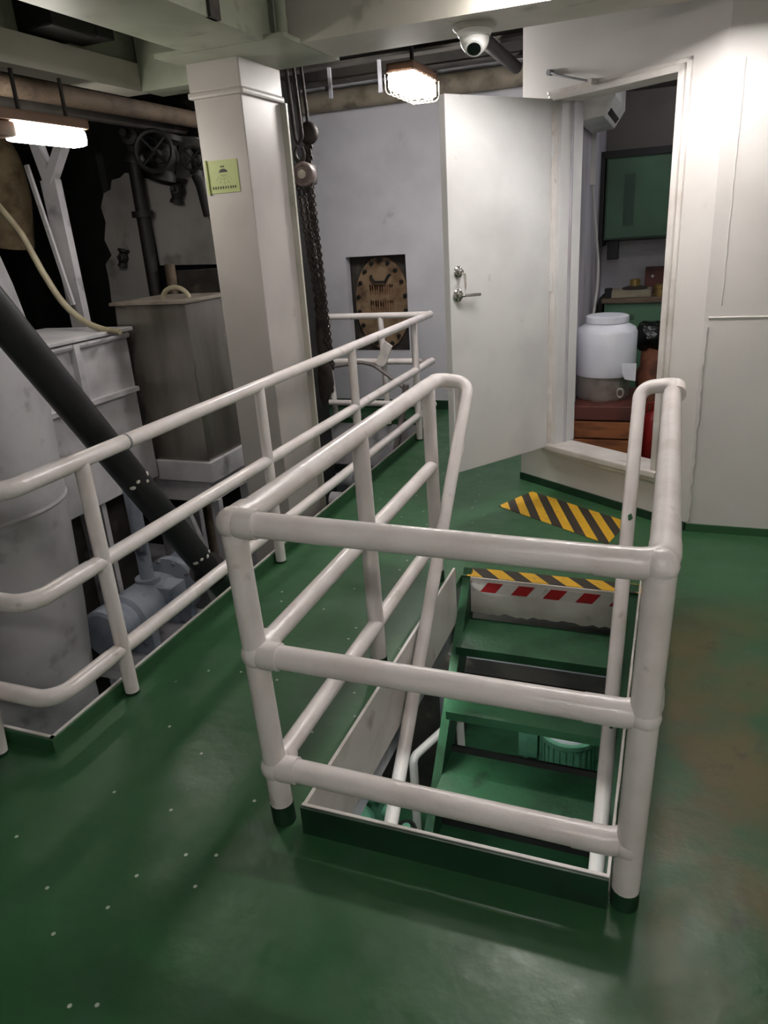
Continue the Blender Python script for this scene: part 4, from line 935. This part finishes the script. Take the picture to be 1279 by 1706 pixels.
build(MB().box((c.x+.05, p0.y+L_*.45, pz-.02), (c.x+.19, p0.y+L_*.62, pz+.12)), 'terminal_box', 'pump_blue_grey', pm, bevel=.015)
build(MB().tube([(c.x, p0.y+L_*.5, pz+.1), (c.x, p0.y+L_*.5, pz+.75)], .042, 14), 'riser', 'pump_blue_grey', pm)
build(MB().lathe([(.075, .0), (.075, .03)], (c.x, p0.y+L_*.5, pz+.13), (0, 0, 1), 16), 'flange', 'pump_blue_grey', pm)
build(MB().lathe([(.06, .0), (.05, .1), (.075, .11), (.075, .13), (.03, .15), (.03, .22), (.05, .24), (.02, .26)], (c.x+.03, p0.y+L_*.9, pz+.12), (.15, .1, 1), 14), 'valve', 'pump_blue_grey', pm)
build(MB().box((c.x-.15, p0.y+.05, pz-.32), (c.x+.15, p1.y-.05, pz-.26)), 'base_plate', 'machine_white', pm, smooth=False)
for y in (p0.y+.25, p1.y-.25): build(MB().box((c.x-.12, y, pz-.26), (c.x+.12, y+.06, pz-.08)), 'foot', 'pump_blue_grey', pm, smooth=False)
build(MB().box((c.x-.13, p0.y+.1, ZL), (c.x+.13, p1.y-.1, pz-.32)), 'pedestal', 'machine_grey', pm, smooth=False)
# sloping white struts and big white blocks beyond
for i, ((x0, y0), (x1, y1), xx) in enumerate((((300, 850), (395, 1060), -2.6), ((470, 810), (520, 900), -2.75))):
    a, b = atx(x0, y0, xx), atx(x1, y1, xx)
    tag(build(MB().beam(a, b+(b-a)*(1.2 if i == 0 else .0), .03, .13, (1, 0, 0)), 'sloping_strut', 'machine_white', smooth=False, loc=b), ['broad white sloping strut behind the pump', 'white sloping strut behind the pillar foot'][i], 'strut')
eb = thing('engine_block', 'broad white engine block deep in the pit beyond the pillar', 'engine', (-3.4, 5.2, ZL))
build(MB().box((-6.4, 4.75, ZL), (-2.6, 6.1, -.95)), 'body', 'machine_white', eb, smooth=False, bevel=.02)
for k in range(4): build(MB().lathe([(.14, 0), (.14, .12), (.09, .14), (.05, .2)], (-2.77, 4.92+.28*k, -.95), (0, 0, 1), 18), 'cylinder_cover', 'machine_grey', eb)
build(MB().box((-2.6, 4.8, -1.8), (-2.57, 5.9, -1.2)), 'access_door', 'machine_grey', eb, smooth=False, bevel=.006)
pipe('cross_pipe', [(-2.93, 6.08, -.50), (-2.05, 6.08, -.50)], .06, 'machine_grey', 'grey pipe under the far deck edge', flanges=((0, .2),))
pipe('cross_pipe', [(-2.94, 5.95, -.66), (-2.05, 5.95, -.66)], .075, 'machine_white', 'white pipe below the grey one at the far pit edge', flanges=((0, .75),))
pipe('cross_pipe', [(-2.5, 6.28, -.80), (-2.3, 5.7, -.86), (-2.15, 4.6, -.9)], .04, 'black_iron', 'dark pipe bending along the far pit edge')
pipe('pit_pipe', [(-2.08, 2.1, -.60), (-2.08, 5.6, -.60)], .045, 'machine_grey', 'grey pipe running just under the pit edge')
pipe('pit_pipe', [(-2.42, 3.5, ZL), (-2.42, 3.5, -.25), (-2.1, 3.5, -.2)], .05, 'stair_green', 'green standpipe behind the lower rail bar')

# ================================================================== LOWER DECK SEEN THROUGH THE STAIR
db = thing('under_deck_backdrop', 'dark backdrop plate added for the dark void beyond the stair treads', 'beam', (-.7, 3.95, -.5))
build(MB().box((-2.0, 3.92, -1.0), (2.0, 3.94, -.05)), 'web', 'dark_mottled', db, smooth=False)  # dark sheet added to fill the shaded gap between the treads
build(MB().box((-2.0, 3.86, -1.012), (2.0, 4.0, -1.0)), 'flange', 'machine_grey', db, smooth=False)
l0 = aty(930, 1120, 3.9)
build(MB().box((-1.2, 3.90, -.86), (2.0, 3.92, -.845)), 'rib', 'machine_grey', db, smooth=False)
r1, r2_ = atz(688, 1262, -1.65), atz(765, 1192, -1.65)
lr = thing('lower_handrail', 'white bent pipe handrail on the level below', 'handrail', (r1.x, r1.y, ZL))
build(MB().tube(fillet([V(r1.x, r1.y, ZL), r1, r2_, V(r2_.x+.03, r2_.y, ZL)], .05, 5), .03, 12), 'pipe', 'rail_white', lr)
def fanbox(px, py):
    b = atz(px, py, ZL); h = .5
    f_ = thing('fan_unit', 'mint green finned fan motor on the lower deck', 'fan motor', b)
    build(MB().lathe([(.25, 0), (.27, .02), (.27, .06), (.22, .08), (.22, .40), (.24, .42), (.24, .46)], b, seg=32), 'drum', 'machine_mint', f_)
    for k in range(28):
        t = 2*math.pi*k/28; o = V(math.cos(t), math.sin(t), 0)
        build(MB().beam(b+o*.228+V(0, 0, .09), b+o*.228+V(0, 0, .40), .02, .008, o), 'fin', 'machine_mint', f_, smooth=False)
    build(MB().lathe([(.20, .46), (.19, .475), (.10, .48)], b, seg=28), 'cover_disc', 'white_plastic', f_)
    build(MB().box(b+V(-.40, -.06, .15), b+V(-.24, .08, .42)), 'terminal_box', 'machine_mint', f_, bevel=.015)
    build(MB().tube(fillet([b+V(-.33, 0, .16), b+V(-.36, -.05, .04), b+V(-.20, -.15, .0)], .05, 4), .02, 8), 'cable', 'machine_mint', f_)
fanbox(945, 1290)
for i, (px, py, s) in enumerate(((592, 1385, .9), (622, 1318, .75), (678, 1400, .55))):
    b = atz(px, py, ZL+.35); v = thing('mint_valve', ['mint green valve nearest the stair front plate on the lower deck', 'mint green valve with a domed cap below the side plate', 'small mint green valve beside the white lower handrail'][i], 'valve', (b.x, b.y, ZL), 'mint valves')
    build(MB().lathe([(.14*s, 0), (.14*s, .03), (.09*s, .05), (.12*s, .2*s+.05), (.12*s, .35*s+.05), (.16*s, .4*s+.05), (.16*s, .46*s+.05), (.10*s, .55*s+.05), (.03, .6*s+.05), (.03, .78*s+.05)], (b.x, b.y, ZL), seg=18), 'body', 'machine_mint', v)
    build(MB().tube([V(b.x+.11*s*math.cos(t), b.y+.11*s*math.sin(t), ZL+.78*s+.03) for t in [2*math.pi*k/16 for k in range(16)]], .014, 6, closed=True), 'hand_wheel', 'black_iron', v)
    build(MB().tube([(b.x-.35*s, b.y, ZL+.2*s+.05), (b.x+.20*s, b.y, ZL+.2*s+.05)], .07*s, 12), 'pipe', 'machine_mint', v)
dkb = thing('lower_machine', 'dark machine casing on the lower deck below the side plate', 'machine', (-2.0, 4.8, ZL))
build(MB().box((-2.3, 4.5, ZL), (-1.5, 5.4, -1.35)), 'body', 'dark_mottled', dkb, smooth=False, bevel=.02)
build(MB().box((-1.5, 4.6, -2.2), (-1.48, 5.3, -1.6)), 'door', 'machine_grey', dkb, smooth=False)
